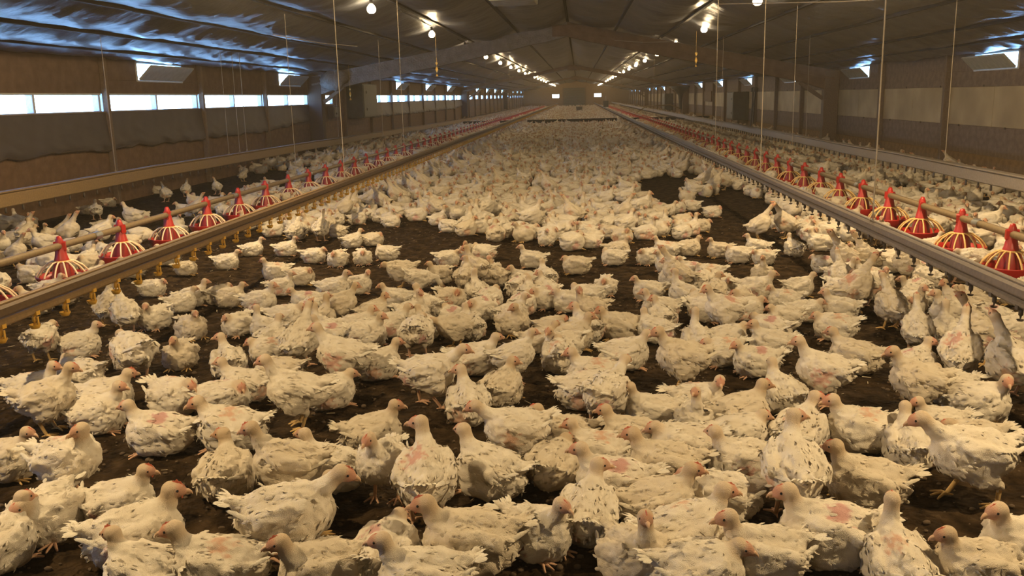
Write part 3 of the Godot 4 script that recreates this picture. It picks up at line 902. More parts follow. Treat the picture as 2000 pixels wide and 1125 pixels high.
# Surface nets that walk over the surface only. Returns [vertices, indices (clockwise), normals].
func surface(cell: float, lo: Vector3, hi: Vector3, start: Vector3) -> Array:
	var nx := int((hi.x - lo.x) / cell) + 2; var ny := int((hi.y - lo.y) / cell) + 2; var nzc := int((hi.z - lo.z) / cell) + 2
	var val := PackedFloat32Array(); val.resize((nx + 1) * (ny + 1) * (nzc + 1)); val.fill(1e9)
	var vid := PackedInt32Array(); vid.resize(nx * ny * nzc); vid.fill(-1)
	var sy := nx + 1; var sz := (nx + 1) * (ny + 1)
	var verts := PackedVector3Array(); var cells := PackedInt32Array()
	var off := PackedInt32Array([0, 1, sy, sy + 1, sz, sz + 1, sz + sy, sz + sy + 1])
	# find a first cell by walking up from an inner point
	var cx := int((start.x - lo.x) / cell); var cy := int((start.y - lo.y) / cell); var cz := int((start.z - lo.z) / cell)
	while cy < ny - 1 and dist(lo + Vector3(cx, cy + 1, cz) * cell) < 0.0: cy += 1
	var stack := PackedInt32Array([cx + nx * (cy + ny * cz)])
	vid[stack[0]] = -2
	while stack.size():
		var c := stack[stack.size() - 1]; stack.resize(stack.size() - 1)
		var x := c % nx; var y := (c / nx) % ny; var z := c / (nx * ny)
		var g := x + sy * y + sz * z
		var v := PackedFloat32Array([0, 0, 0, 0, 0, 0, 0, 0])
		var neg := 0
		for i in 8:
			var f := val[g + off[i]]
			if f > 1e8:
				f = dist(lo + Vector3(x + (i & 1), y + ((i >> 1) & 1), z + (i >> 2)) * cell)
				val[g + off[i]] = f
			v[i] = f
			if f < 0.0: neg |= 1 << i
		if neg == 0 or neg == 255: continue
		var sum := Vector3.ZERO; var n := 0
		for e in [[0, 1], [2, 3], [4, 5], [6, 7], [0, 2], [1, 3], [4, 6], [5, 7], [0, 4], [1, 5], [2, 6], [3, 7]]:
			var i: int = e[0]; var j: int = e[1]
			if (v[i] < 0.0) != (v[j] < 0.0):
				var t := v[i] / (v[i] - v[j])
				sum += Vector3(i & 1, (i >> 1) & 1, i >> 2).lerp(Vector3(j & 1, (j >> 1) & 1, j >> 2), t); n += 1
		vid[c] = verts.size(); cells.append(c)
		verts.append(lo + (Vector3(x, y, z) + sum / n) * cell)
		for d in [[1, 0, 0, 0xAA], [-1, 0, 0, 0x55], [0, 1, 0, 0xCC], [0, -1, 0, 0x33], [0, 0, 1, 0xF0], [0, 0, -1, 0x0F]]:
			var m: int = neg & d[3]
			if m == 0 or m == d[3]: continue
			var x2: int = x + d[0]; var y2: int = y + d[1]; var z2: int = z + d[2]
			if x2 < 0 or y2 < 0 or z2 < 0 or x2 >= nx or y2 >= ny or z2 >= nzc: continue
			var c2 := x2 + nx * (y2 + ny * z2)
			if vid[c2] == -1:
				vid[c2] = -2; stack.append(c2)
	var idx := PackedInt32Array()
	var step := [1, nx, nx * ny]; var gs := [1, sy, sz]
	for c in cells:
		var x := c % nx; var y := (c / nx) % ny; var z := c / (nx * ny)
		var g := x + sy * y + sz * z
		var a0 := val[g] < 0.0
		for ax in 3:
			var b0 := val[g + gs[ax]] < 0.0
			if a0 == b0: continue
			var u: int = (ax + 1) % 3; var w: int = (ax + 2) % 3
			var co := [x, y, z]
			if co[u] == 0 or co[w] == 0: continue
			var q0 := vid[c]; var q1 := vid[c - step[u]]; var q2 := vid[c - step[u] - step[w]]; var q3 := vid[c - step[w]]
			if q0 < 0 or q1 < 0 or q2 < 0 or q3 < 0: continue
			if a0: idx.append_array(PackedInt32Array([q0, q2, q1, q0, q3, q2]))
			else: idx.append_array(PackedInt32Array([q0, q1, q2, q0, q2, q3]))
	var nr := PackedVector3Array(); nr.resize(verts.size())
	for t in range(0, idx.size(), 3):
		var n := (verts[idx[t + 2]] - verts[idx[t]]).cross(verts[idx[t + 1]] - verts[idx[t]])
		nr[idx[t]] += n; nr[idx[t + 1]] += n; nr[idx[t + 2]] += n
	for i in nr.size(): nr[i] = nr[i].normalized()
	return [verts, idx, nr]

# kind: [standing, body pitch, head x, head y, head yaw, head pitch, neck bend back, stride, wing droop]
const POSE := {
	"s0": [0, 3, 0.150, 0.275, 8, -8, 0.0, 0, 0], "sl": [0, 2, 0.135, 0.278, -78, -6, 0.0, 0, 0], "sr": [0, 4, 0.135, 0.272, 74, -8, 0.0, 0, 0],
	"st": [0, 0, 0.150, 0.205, 14, -18, 0.0, 0, 0], "sT": [0, 6, 0.115, 0.335, 20, 4, 0.0, 0, 0], "sc": [0, -2, 0.120, 0.200, 62, -22, 0.0, 0, 1],
	"sd": [0, 1, 0.160, 0.255, -25, -10, 0.0, 0, 1],
	"t0": [1, 8, 0.165, 0.425, 8, -10, 0.0, 0, 0], "tl": [1, 8, 0.135, 0.430, -80, -6, 0.0, 0, 0], "tr": [1, 10, 0.135, 0.425, 78, -8, 0.0, 0, 0],
	"tb": [1, 5, 0.120, 0.405, 128, -14, 0.0, 0, 0], "D": [1, 26, 0.155, 0.500, 6, 42, -0.01, 0, 0], "W": [1, 0, 0.225, 0.375, 4, -14, 0.0, 1, 0],
	"F": [1, -12, 0.290, 0.110, 10, -50, 0.0, 0, 0], "th": [1, -2, 0.200, 0.300, 22, -22, 0.0, 0, 1],
}

func bird_prims(kind: String, sd: int) -> Dictionary:
	var P: Array = POSE[kind]
	clear_prims()
	var up: bool = P[0] == 1
	var rs := RandomNumberGenerator.new(); rs.seed = sd * 77 + 5
	var hip := Vector3(-0.03, 0.225 if up else 0.105, 0)
	var R := Basis(Vector3.BACK, deg_to_rad(P[1]))
	var q := func(x: float, y: float, z: float) -> Vector3: return hip + R * Vector3(x + 0.03, y - 0.105, z)
	var fat := 1.0 + rs.randf_range(-0.04, 0.06)
	pair(q.call(-0.075, 0.105, 0.032), q.call(0.05, 0.105, 0.036), 0.080 * fat, 0.088 * fat, 0.05)
	pair(q.call(0.05, 0.105, 0.03), q.call(0.088, 0.115, 0.02), 0.084 * fat, 0.072 * fat, 0.04)
	cone(q.call(-0.06, 0.162, 0), q.call(0.045, 0.165, 0), 0.056, 0.058, 0.04)
	cone(q.call(-0.09, 0.135, 0), q.call(-0.16, 0.16, 0), 0.066, 0.030, 0.035)
	pair(q.call(-0.15, 0.162, 0.008), q.call(-0.215, 0.192, 0.022), 0.024, 0.010, 0.02)
	pair(q.call(-0.13, 0.085, 0.022), q.call(-0.165, 0.095, 0.016), 0.046, 0.026, 0.025)        # fluff under the tail
	var dr: float = 0.03 * P[8]
	for s in [-1.0, 1.0]:
		var j := rs.randf_range(-0.012, 0.012)
		cone(q.call(0.065, 0.168, s * 0.086), q.call(-0.07, 0.146 - dr + j, s * (0.112 + dr * 0.4)), 0.034, 0.030, 0.006)
		cone(q.call(0.035, 0.135 - dr * 0.5, s * 0.110), q.call(-0.09, 0.122 - dr + j, s * 0.116), 0.026, 0.020, 0.010)
		cone(q.call(-0.07, 0.140 - dr + j, s * 0.108), q.call(-0.175, 0.150 - dr * 0.4, s * 0.062), 0.024, 0.007, 0.008)
	var legs := []
	if up:
		for s in [-1.0, 1.0]:
			var sw: float = P[7] * s * 0.07 + rs.randf_range(-0.015, 0.015)
			var knee: Vector3 = q.call(0.02 + sw * 0.5, 0.035, s * 0.075)
			var hock := Vector3(-0.045 + sw * 0.6, 0.115, s * 0.068)
			cone(q.call(-0.03, 0.075, s * 0.065), knee, 0.062, 0.052, 0.03)
			cone(knee, hock, 0.050, 0.021, 0.022)
			cone(hock, hock.lerp(Vector3(sw + 0.0, 0.03, s * 0.066), 0.25), 0.019, 0.012, 0.012)
			legs.append([hock, Vector3(sw - 0.005, 0.014, s * 0.066)])
	else:
		pair(Vector3(-0.05, 0.062, 0.085), Vector3(0.05, 0.05, 0.088), 0.052, 0.044, 0.018)
		cone(Vector3(-0.08, 0.05, 0), Vector3(0.08, 0.06, 0), 0.07, 0.06, 0.04)
		for s in [-1.0, 1.0]: legs.append([Vector3(0.01, 0.03, s * 0.075), Vector3(0.085, 0.012, s * 0.07)])
	var yaw := deg_to_rad(P[4] + rs.randf_range(-6, 6)); var pit := deg_to_rad(P[5] + rs.randf_range(-5, 5))
	var hf := Vector3(cos(pit) * cos(yaw), sin(pit), cos(pit) * sin(yaw))
	var H := Vector3(P[2] + rs.randf_range(-0.008, 0.008), P[3] + rs.randf_range(-0.008, 0.008), 0.035 * sin(yaw))
	var base: Vector3 = q.call(0.080, 0.170, 0)
	var n1 := base.lerp(H, 0.45) + Vector3(0.012 if P[5] < 20 else 0.0, 0, 0)
	if kind == "F": n1 = base.lerp(H, 0.5) + Vector3(0.03, 0.035, 0)
	cone(base - Vector3(0.01, 0.01, 0), n1, 0.055, 0.034, 0.04)
	cone(n1, H - hf * 0.012, 0.034, 0.029, 0.015)
	cone(H - hf * 0.006 + Vector3(0, 0.002, 0), H + hf * 0.018, 0.0325, 0.0270, 0.010)
	cone(H + hf * 0.018 - Vector3(0, 0.004, 0), H + hf * 0.040 - Vector3(0, 0.006, 0), 0.0215, 0.0125, 0.012)
	head_at = H
	var rt := hf.cross(Vector3.UP).normalized()
	return {"H": H, "hf": hf, "rt": rt, "up": rt.cross(hf), "legs": legs, "stand": up, "q": q, "rs": rs, "n1": n1}

func feather_color(p: Vector3, B: Dictionary, sd: int) -> Color:
	var t := 0.5 + 0.5 * nz2.get_noise_3d(p.x * 9.0 + sd * 3.1, p.y * 14.0, p.z * 14.0)
	var c := Vector3(0.72, 0.66, 0.555).lerp(Vector3(0.58, 0.50, 0.385), t)
	# soiled belly, breast and tail
	var soil := clampf((0.075 - (p.y - (0.11 if B.stand else 0.0))) * 9.0, 0.0, 1.0) * (0.35 + 0.4 * nz.get_noise_3d(p.x * 16.0, p.y * 16.0 + sd, p.z * 16.0))
	c = c.lerp(Vector3(0.30, 0.21, 0.12), clampf(soil * 1.2, 0.0, 0.7))
	var gr := nz.get_noise_3d(p.x * 24.0 + sd * 9.0, p.y * 30.0, p.z * 30.0)
	if gr > 0.42: c = c.lerp(Vector3(0.45, 0.36, 0.25), minf(0.38, (gr - 0.42) * 3.0))
	# bare pink skin where the feathers are worn
	for k in B.bare:
		var d: float = p.distance_to(k[0]) / k[1] + 1.15 * nz2.get_noise_3d(p.x * 18.0, p.y * 28.0 + sd * 5.0, p.z * 28.0)
		if d < 1.0: c = c.lerp(k[2], clampf((1.0 - d) * 1.5, 0.0, 0.74))
	# face
	var h: Vector3 = B.H; var hf: Vector3 = B.hf
	var fd := p.distance_to(h + hf * 0.032) / 0.030
	var hd := p.distance_to(h)
	if hd < 0.07: c = c.lerp(Vector3(0.50, 0.37, 0.235), clampf((0.07 - hd) * 30.0, 0.0, 0.7))
	if fd < 1.35: c = c.lerp(Vector3(0.44, 0.24, 0.165).lerp(Vector3(0.47, 0.21, 0.14), 0.5 + 0.5 * sin(sd * 2.7)), clampf((1.35 - fd) * 1.8, 0.0, 0.8))
	return Color(c.x, c.y, c.z)

func array_mesh(v: PackedVector3Array, n: PackedVector3Array, c: PackedColorArray, i: PackedInt32Array) -> ArrayMesh:
	var arr := []; arr.resize(Mesh.ARRAY_MAX)
	arr[Mesh.ARRAY_VERTEX] = v; arr[Mesh.ARRAY_NORMAL] = n; arr[Mesh.ARRAY_COLOR] = c; arr[Mesh.ARRAY_INDEX] = i
	var m := ArrayMesh.new(); m.add_surface_from_arrays(Mesh.PRIMITIVE_TRIANGLES, arr)
	return m

func append_st(st: SurfaceTool, col: Color, V: PackedVector3Array, N: PackedVector3Array, C: PackedColorArray, I: PackedInt32Array) -> void:
	st.generate_normals()
	var a := st.commit_to_arrays()
	var b := V.size()
	V.append_array(a[Mesh.ARRAY_VERTEX]); N.append_array(a[Mesh.ARRAY_NORMAL])
	for k in a[Mesh.ARRAY_VERTEX].size(): C.append(col)
	if a[Mesh.ARRAY_INDEX] != null:
		for k in a[Mesh.ARRAY_INDEX]: I.append(b + k)
	else:
		for k in a[Mesh.ARRAY_VERTEX].size(): I.append(b + k)

func leg_shape(st: SurfaceTool, B: Dictionary) -> void:
	for L in B.legs:
		var hock: Vector3 = L[0]; var foot: Vector3 = L[1]
		tube(st, [hock, hock.lerp(foot, 0.5), foot], 0.0115, 0.0095, 7)
		for k in [-38.0, 0.0, 38.0]:
			var d := Vector3(cos(deg_to_rad(k)), 0, sin(deg_to_rad(k)))
			tube(st, [foot, foot + d * 0.022 + Vector3(0, 0.004, 0), foot + d * 0.05 + Vector3(0, -0.003, 0), foot + d * 0.068 - Vector3(0, 0.008, 0)], 0.009, 0.004, 6)
		tube(st, [foot, foot + Vector3(-0.03, -0.006, 0)], 0.0075, 0.003, 6)

func beak_shape(st: SurfaceTool, B: Dictionary) -> void:
	var o: Vector3 = B.H + B.hf * 0.042 - B.up * 0.005
	tube(st, [o, o + B.hf * 0.014 + B.up * 0.001, o + B.hf * 0.025 - B.up * 0.005, o + B.hf * 0.030 - B.up * 0.013], 0.0120, 0.0014, 8)
	tube(st, [o - B.up * 0.006, o + B.hf * 0.011 - B.up * 0.010, o + B.hf * 0.022 - B.up * 0.012], 0.0085, 0.0015, 6)

func comb_shape(st: SurfaceTool, B: Dictionary, tall: float) -> void:
	var H: Vector3 = B.H; var hf: Vector3 = B.hf; var u: Vector3 = B.up; var r: Vector3 = B.rt
	var prev := []
	for i in 13:
		var f := i / 12.0
		var along := lerpf(0.044, -0.006, f)
		var y0 := 0.010 + 0.019 * sin(clampf(f * 1.3, 0, 1) * PI * 0.5)
		var y1 := y0 + tall * (0.35 + sin(f * PI) * (0.75 + 0.35 * cos(f * TAU * 3.5)))
		var w := 0.0035
		var ring := [H + hf * along + u * y0 + r * w, H + hf * along + u * y1 + r * 0.0008, H + hf * along + u * y1 - r * 0.0008, H + hf * along + u * y0 - r * w]
		if i > 0:
			for e in 3: quad(st, prev[e], prev[e + 1], ring[e + 1], ring[e])
		prev = ring

func wattle_shape(st: SurfaceTool, B: Dictionary, tall: float, s: float) -> void:
	var o: Vector3 = B.H + B.hf * 0.034 - B.up * 0.016 + B.rt * s * 0.007
	tube(st, [o, o - B.up * tall * 0.8, o - B.up * tall * 1.4], 0.005, 0.003, 6)

# loose feathers lying along the body, wings and tail
func plumage(V: PackedVector3Array, N: PackedVector3Array, C: PackedColorArray, nbody: int, B: Dictionary, sd: int) -> ArrayMesh:
	var rs: RandomNumberGenerator = B.rs
	var v := PackedVector3Array(); var n := PackedVector3Array(); var c := PackedColorArray(); var ix := PackedInt32Array()
	var blade := func(o: Vector3, f: Vector3, nn: Vector3, L: float, w: float, col: Color) -> void:
		var s := f.cross(nn).normalized()
		var k := v.size()
		var curl := nn * L * 0.06
		for e in [o, o + f * L * 0.45 - s * w + curl * 0.4, o + f * L * 0.5 + nn * w * 0.35 + curl, o + f * L * 0.45 + s * w + curl * 0.4, o + f * L * 0.86 - s * w * 0.62 + curl * 0.6, o + f * L * 0.86 + s * w * 0.62 + curl * 0.6, o + f * L]:
			v.append(e); c.append(col)
		for e in [nn, (nn - s * 0.6).normalized(), nn, (nn + s * 0.6).normalized(), (nn - s * 0.5).normalized(), (nn + s * 0.5).normalized(), nn]: n.append(e)
		ix.append_array(PackedInt32Array([k, k + 1, k + 2, k, k + 2, k + 3, k + 1, k + 4, k + 2, k + 2, k + 5, k + 3, k + 2, k + 4, k + 6, k + 2, k + 6, k + 5]))
	for i in 400:
		var q := rs.randi() % nbody
		var p := V[q]
		if p.distance_to(B.H) < 0.06 or p.y < 0.03: continue
		if B.stand and p.y < 0.13: continue
		var skip := false
		for k in B.bare:
			if p.distance_to(k[0]) < k[1] * 0.8: skip = true
		if skip: continue
		var nn := N[q]
		var f := Vector3(-1, -0.28, 0) + Vector3(rs.randf_range(-0.3, 0.3), rs.randf_range(-0.35, 0.35), rs.randf_range(-0.35, 0.35))
		if p.distance_to(B.n1) < 0.07: f = Vector3(-0.5, -1, 0) + Vector3(0, 0, rs.randf_range(-0.3, 0.3))
		f = (f - nn * f.dot(nn)).normalized()
		var lift := rs.randf_range(0.02, 0.2) if rs.randf() < 0.86 else rs.randf_range(0.3, 0.6)
		var L := rs.randf_range(0.018, 0.040)
		if p.distance_to(B.n1) < 0.07: L *= 0.6
		var t := rs.randf_range(0.86, 1.1)
		blade.call(p - nn * 0.003, (f + nn * lift).normalized(), nn, L, L * rs.randf_range(0.17, 0.27), Color(C[q].r * t, C[q].g * t, C[q].b * t))
	for s in [-1.0, 1.0]:      # flight feathers at the wing ends
		for i in 7:
			var o: Vector3 = B.q.call(-0.05 - i * 0.015, 0.122 + i * 0.005, s * (0.126 - i * 0.007))
			var f := (B.q.call(-1.0, 0.105 + 0.12 + i * 0.03, -s * 0.32) - B.q.call(0.0, 0.105, 0.0) as Vector3).normalized()
			blade.call(o, f, (Vector3(0, 0.75, s)).normalized(), rs.randf_range(0.055, 0.078), 0.009, Color(0.72, 0.66, 0.55) * rs.randf_range(0.9, 1.05))
	for i in 9:                # tail
		var a := (i - 4) * 0.2
		var f: Vector3 = (B.q.call(-1.0, 0.105 + 0.40 + rs.randf_range(-0.1, 0.1), a * 0.9) - B.q.call(0.0, 0.105, 0.0) as Vector3).normalized()
		blade.call(B.q.call(-0.19, 0.178, a * 0.05), f, (Vector3(0.3, 1, a * 0.5)).normalized(), rs.randf_range(0.05, 0.075), 0.011, Color(0.71, 0.65, 0.54) * rs.randf_range(0.88, 1.04))
	return array_mesh(v, n, c, ix)

const SIZE := 0.725
var bird_mats := []
var comb_mat: StandardMaterial3D; var beak_mat: StandardMaterial3D; var eye_mat: StandardMaterial3D

func bird_materials() -> void:
	var fluff := noise_tex(0.05, 21, Color(0, 0, 0), Color(1, 1, 1), 5, 512)
	for t in [[1.0, 1.0, 1.0], [1.04, 1.05, 1.08], [0.90, 0.87, 0.82]]:
		var m := StandardMaterial3D.new(); m.vertex_color_use_as_albedo = true; m.roughness = 0.95
		m.albedo_color = lin(minf(1.0, t[0]), minf(1.0, t[1]), minf(1.0, t[2]))
		m.metallic_specular = 0.2
		m.uv1_triplanar = true; m.uv1_scale = Vector3.ONE * 9.0
		m.heightmap_enabled = true; m.heightmap_texture = fluff; m.heightmap_scale = 0.25
		bird_mats.append(m)
	comb_mat = mat(0.47, 0.11, 0.06, 0.6); beak_mat = mat(0.52, 0.33, 0.20, 0.5); eye_mat = mat(0.012, 0.009, 0.008, 0.15)

const PINK: Array[Vector3] = [Vector3(0.52, 0.24, 0.19), Vector3(0.46, 0.20, 0.19), Vector3(0.55, 0.30, 0.20)]

func bird_setup(kind: String, sd: int) -> Dictionary:
	var B := bird_prims(kind, sd)
	B.bare = []
	var rs: RandomNumberGenerator = B.rs
	var n := [1, 2, 0, 2, 1, 3][sd % 6] as int
	for i in n:
		var s := 1.0 if rs.randf() < 0.5 else -1.0
		var where: Vector3 = [B.q.call(-0.07, 0.075, s * 0.11), B.q.call(0.05, 0.085, s * 0.11), B.q.call(-0.13, 0.075, s * 0.06), B.q.call(-0.03, 0.07, s * 0.12), B.q.call(-0.02, 0.20, s * 0.04)][rs.randi() % 5]
		B.bare.append([where, rs.randf_range(0.045, 0.075), PINK[rs.randi() % 3]])
	return B

func bird_proto(kind: String, sd: int) -> Node3D:
	var B := bird_setup(kind, sd)
	var lo := Vector3(-0.33, -0.02, -0.2); var hi := Vector3(0.36, 0.56, 0.2)
	lump = 0.0105
	var r := surface(0.0085, lo, hi, B.q.call(-0.02, 0.10, 0.0))
	var V: PackedVector3Array = r[0]; var N: PackedVector3Array = r[2]; var I: PackedInt32Array = r[1]
	var nbody := V.size()
	# the head again, on a finer grid
	var h: Vector3 = B.H
	var keep := [pa.duplicate(), pd.duplicate(), pil.duplicate(), pr.duplicate(), pdr.duplicate(), pk.duplicate()]
	var m := pa.size()
	for arr in [pa, pd, pil, pr, pdr, pk]:
		for i in 3: arr[i] = arr[m - 3 + i]
		arr.resize(3)
	lump = 0.0012
	for i in pr.size(): pr[i] += 0.0006
	var r2 := surface(0.0042, h - Vector3.ONE * 0.085, h + Vector3.ONE * 0.085, h)
	var b := V.size()
	V.append_array(r2[0]); N.append_array(r2[2])
	for i in r2[1]: I.append(b + i)
	var C := PackedColorArray()
	for p in V: C.append(feather_color(p, B, sd))
	var st := st_new(); leg_shape(st, B); append_st(st, Color(0.60, 0.40, 0.17) if sd % 3 else Color(0.62, 0.38, 0.24), V, N, C, I)
	var o := Node3D.new()
	var mm: Material = bird_mats[sd % 3]
	shared("body", array_mesh(V, N, C, I), mm, o)
	stuff(shared("plumage", plumage(V, N, C, nbody, B, sd), mm, o))
	st = st_new(); beak_shape(st, B); shared("beak", mesh_of(st), beak_mat, o)
	var tall := 0.003 + 0.009 * ((sd * 37) % 10) / 10.0
	st = st_new(); comb_shape(st, B, tall); shared("comb", mesh_of(st), comb_mat, o)
	if tall > 0.008:
		for s in [-1.0, 1.0]:
			st = st_new(); wattle_shape(st, B, tall, s); shared("wattle", mesh_of(st), comb_mat, o)
	var em := SphereMesh.new(); em.radius = 0.0058; em.height = 0.0116; em.radial_segments = 10; em.rings = 6
	for s in [-1.0, 1.0]:
		shared("eye", em, eye_mat, o, B.H + B.hf * 0.020 + B.rt * s * 0.0245 + B.up * 0.005)
	return o

func far_bird(kind: String, sd: int, cell: float) -> ArrayMesh:
	var B := bird_setup(kind, sd)
	lump = 0.009
	var r := surface(cell, Vector3(-0.33, -0.02, -0.2), Vector3(0.36, 0.56, 0.2), B.q.call(-0.02, 0.10, 0.0))
	var V: PackedVector3Array = r[0]; var N: PackedVector3Array = r[2]; var I: PackedInt32Array = r[1]
	var C := PackedColorArray()
	for p in V: C.append(feather_color(p, B, sd))
	var st := st_new(); leg_shape(st, B); append_st(st, Color(0.60, 0.40, 0.18), V, N, C, I)
	st = st_new(); beak_shape(st, B); append_st(st, Color(0.58, 0.36, 0.20), V, N, C, I)
	st = st_new(); comb_shape(st, B, 0.005); append_st(st, Color(0.42, 0.22, 0.15), V, N, C, I)
	for s in [-1.0, 1.0]:
		st = st_new(); tube(st, [B.H + B.hf * 0.015 + B.rt * s * 0.0255 + B.up * 0.005, B.H + B.hf * 0.025 + B.rt * s * 0.0250 + B.up * 0.005], 0.005, 0.004, 5)
		append_st(st, Color(0.012, 0.009, 0.008), V, N, C, I)
	return array_mesh(V, N, C, I)

func inside(p: Vector2, poly: PackedVector2Array) -> bool:
	return Geometry2D.is_point_in_polygon(p, poly)

func where_words(p: Vector3) -> String:
	if p.x < -5.9: return "by left wall"
	if p.x < -4.03: return "outside left feeder"
	if p.x < -2.63: return "before left feeder"
	if p.x < 1.95: return "middle flock"
	if p.x < 3.08: return "before right feeder"
	if p.x < 4.15: return "outside right feeder"
	return "by right wall"

func build_chickens() -> void:
	bird_materials()
	var group := "white broiler chickens on the litter"
	var protos := {}
	var placed := []           # Vector2 + radius
	var hash_ := {}
	var lines := BIRDS.strip_edges().split("\n")
	var count := 0
	var sit_alt := {"s0": ["s0", "s0", "sd"], "st": ["st", "st", "sc"]}
	var add_bird := func(kind: String, sd: int, x: float, z: float, head: float, sc: float, label: String) -> void:
		var key := "%s%d" % [kind, sd]
		if not protos.has(key): protos[key] = bird_proto(kind, sd)
		var o: Node3D = protos[key].duplicate()
		o.name = numbered("chicken"); add_child(o)
		o.position = Vector3(x, 0, z); o.rotation.y = deg_to_rad(head); o.scale = Vector3.ONE * sc * SIZE
		tag(o, label, "chicken", group)
	var note := func(x: float, z: float) -> void:
		var k := Vector2i(floori(x / 0.3), floori(z / 0.3))
		if not hash_.has(k): hash_[k] = []
		hash_[k].append(Vector2(x, z))
	for ln in lines:
		var f := ln.split("|")
		var kind := f[3]
		if sit_alt.has(kind) and count > 60: kind = sit_alt[kind][count % 3]
		# plumage as the label tells: red comb or none, bare skin or clean, extra white
		var words := f[5]
		var comb := words.contains(" comb") or words.contains("wattle")
		var worn := false
		for w in ["bare", "pink-backed", "pink back", "flank", "patch", "mauve", "purple", "pinkish", "torn", "pink vent", "pink side", "pink-sided", "pink-wing", "pink-should"]:
			if words.contains(w): worn = true
		if words.contains("bare floor") and not words.contains("bare-"): worn = false
		var sd := 0
		if words.contains("very white") or words.contains("clean"): sd = 10
		elif worn: sd = 7 if comb else [3, 9][count % 2]
		elif comb: sd = 8
		else: sd = [2, 6, 0, 12][count % 4]
		add_bird.call(kind, sd, float(f[0]), float(f[1]), float(f[2]), float(f[4]), f[5])
		note.call(float(f[0]), float(f[1]))
		count += 1
	# the rest of the flock: packed places over the whole floor, the bare patches left open
	var bare := []
	for g in GAPS: bare.append(PackedVector2Array(g))
	var crowds := []
	for g in CROWDS: crowds.append(PackedVector2Array(g))
	var spots := []
	var z := -2.6
	var row := 0
	while z > ZEND + 0.5:
		var step := 0.215 if z > -14.0 else (0.235 if z > -45.0 else 0.27)
		var x := XL + 0.2 + (0.5 * step if row % 2 else 0.0)
		while x < XR - 0.15:
			var px := x + rng.randf_range(-0.075, 0.075); var pz := z + rng.randf_range(-0.075, 0.075)
			var keepit := true
			var pp := Vector2(px, pz)
			for b in bare:
				if inside(pp, b): keepit = false
			for b in crowds:
				if inside(pp, b): keepit = true
			if absf(pz + 45.0) < 0.35: keepit = false
			if z > -42.0 and px < -4.35 and rng.randf() < (0.66 if z > -18.0 else 0.45): keepit = false
			if nz.get_noise_2d(px * 0.55, pz * 0.4) > 0.34 and px > -2.6 and px < 4.0 and z < -9.0 and rng.randf() < 0.8: keepit = false
			if rng.randf() < 0.05: keepit = false
			for fx in [-4.03, 3.08]:      # feeder pans stand there
				if absf(px - fx) < 0.26:
					var sp: float = PAN_STEP[0 if fx < 0 else 1]
					var ph := fposmod(-(pz - PAN_Z[0 if fx < 0 else 1]), sp)
					if minf(ph, sp - ph) < 0.28: keepit = false
			if keepit:
				var k := Vector2i(floori(px / 0.3), floori(pz / 0.3))
				for i in range(-1, 2):
					for j in range(-1, 2):
						for e in hash_.get(k + Vector2i(i, j), []):
							if pp.distance_to(e) < 0.18: keepit = false
			if keepit:
				note.call(px, pz)
				spots.append(pp)
			x += step
		z -= step * 0.9; row += 1
	var shown := []
	var rest := []
	for s in spots:
		var q := pixel(Vector3(s.x, 0.15, s.y))
		if q.x > 0 and q.x < 2000 and q.y > 0 and q.y < 1125: shown.append(s)
		elif s.y < -2.0 and q.x > -1500 and q.x < 3500: rest.append(s)
	shown.sort_custom(func(a, b): return cam.position.distance_squared_to(Vector3(a.x, 0, a.y)) < cam.position.distance_squared_to(Vector3(b.x, 0, b.y)))
	var pose_of := func(p: Vector2) -> String:
		var r := rng.randf()
		var near := minf(absf(p.x + 2.63), absf(p.x - 1.95))
		if near < 0.22 and r < 0.45: return "D"
		if (absf(p.x + 4.03) < 0.5 or absf(p.x - 3.08) < 0.5) and r < 0.35: return ["F", "th"][rng.randi() % 2]
		if p.x < -4.1 and r < 0.3: return ["t0", "D", "tl", "W"][rng.randi() % 4]
		if r < 0.10: return ["t0", "tr", "tl", "W", "th", "D"][rng.randi() % 6]
		return ["s0", "s0", "st", "st", "st", "sc", "sd", "sl", "sr", "sT"][rng.randi() % 10]
	var autos := []
	var i0 := 0
	while count < 300 and i0 < shown.size():
		var s: Vector2 = shown[i0]; i0 += 1
		var kind: String = pose_of.call(s)
		var head := rng.randf() * 360.0
		if kind == "D": head = 0.0 if (s.x + 2.63 < 0.0 and s.x < -1.0) or (s.x > 1.0 and s.x < 1.95) else 180.0
		var q := pixel(Vector3(s.x, 0.15, s.y))
		var hd := fposmod(head, 360.0)
		var face := "facing right" if hd < 50 or hd > 310 else ("facing away" if hd < 130 else ("facing left" if hd < 230 else "facing forward"))
		var act: String = {"D": "reaching up", "F": "bending down", "th": "hunched", "W": "walking", "t0": "standing", "tl": "standing", "tr": "standing", "sT": "sitting alert", "st": "resting low", "sc": "dozing"}.get(kind, "sitting")
		var sd := POSE.keys().find(kind)
		var look: String = ["pink-patched", "patchy pink", "clean", "scruffy pink", "slightly pink", "ragged pink"][sd % 6] + (" dingy" if sd % 3 == 2 else " white")
		var across: String = "at the right edge"
		for w in [[140, "at the left edge"], [440, "far left"], [740, "left"], [920, "left of centre"], [1080, "in the centre"], [1260, "right of centre"], [1560, "right"], [1840, "far right"]]:
			if q.x < w[0]: across = w[1]; break
		var deep: String = "front rows"
		for w in [[370, "back rows"], [420, "upper rows"], [470, "middle rows"], [520, "pan rows"], [570, "lower rows"]]:
			if q.y < w[0]: deep = w[1]; break
		autos.append([kind, sd, s, head, "%s chicken %s %s, %s, %s %s" % [look, act, face, where_words(Vector3(s.x, 0, s.y)), across, deep], q.x])
		count += 1
	# where two still read alike, say which from the left
	autos.sort_custom(func(a, b): return a[5] < b[5])
	var same := {}
	for a in autos: same[a[4]] = same.get(a[4], 0) + 1
	var nth := {}
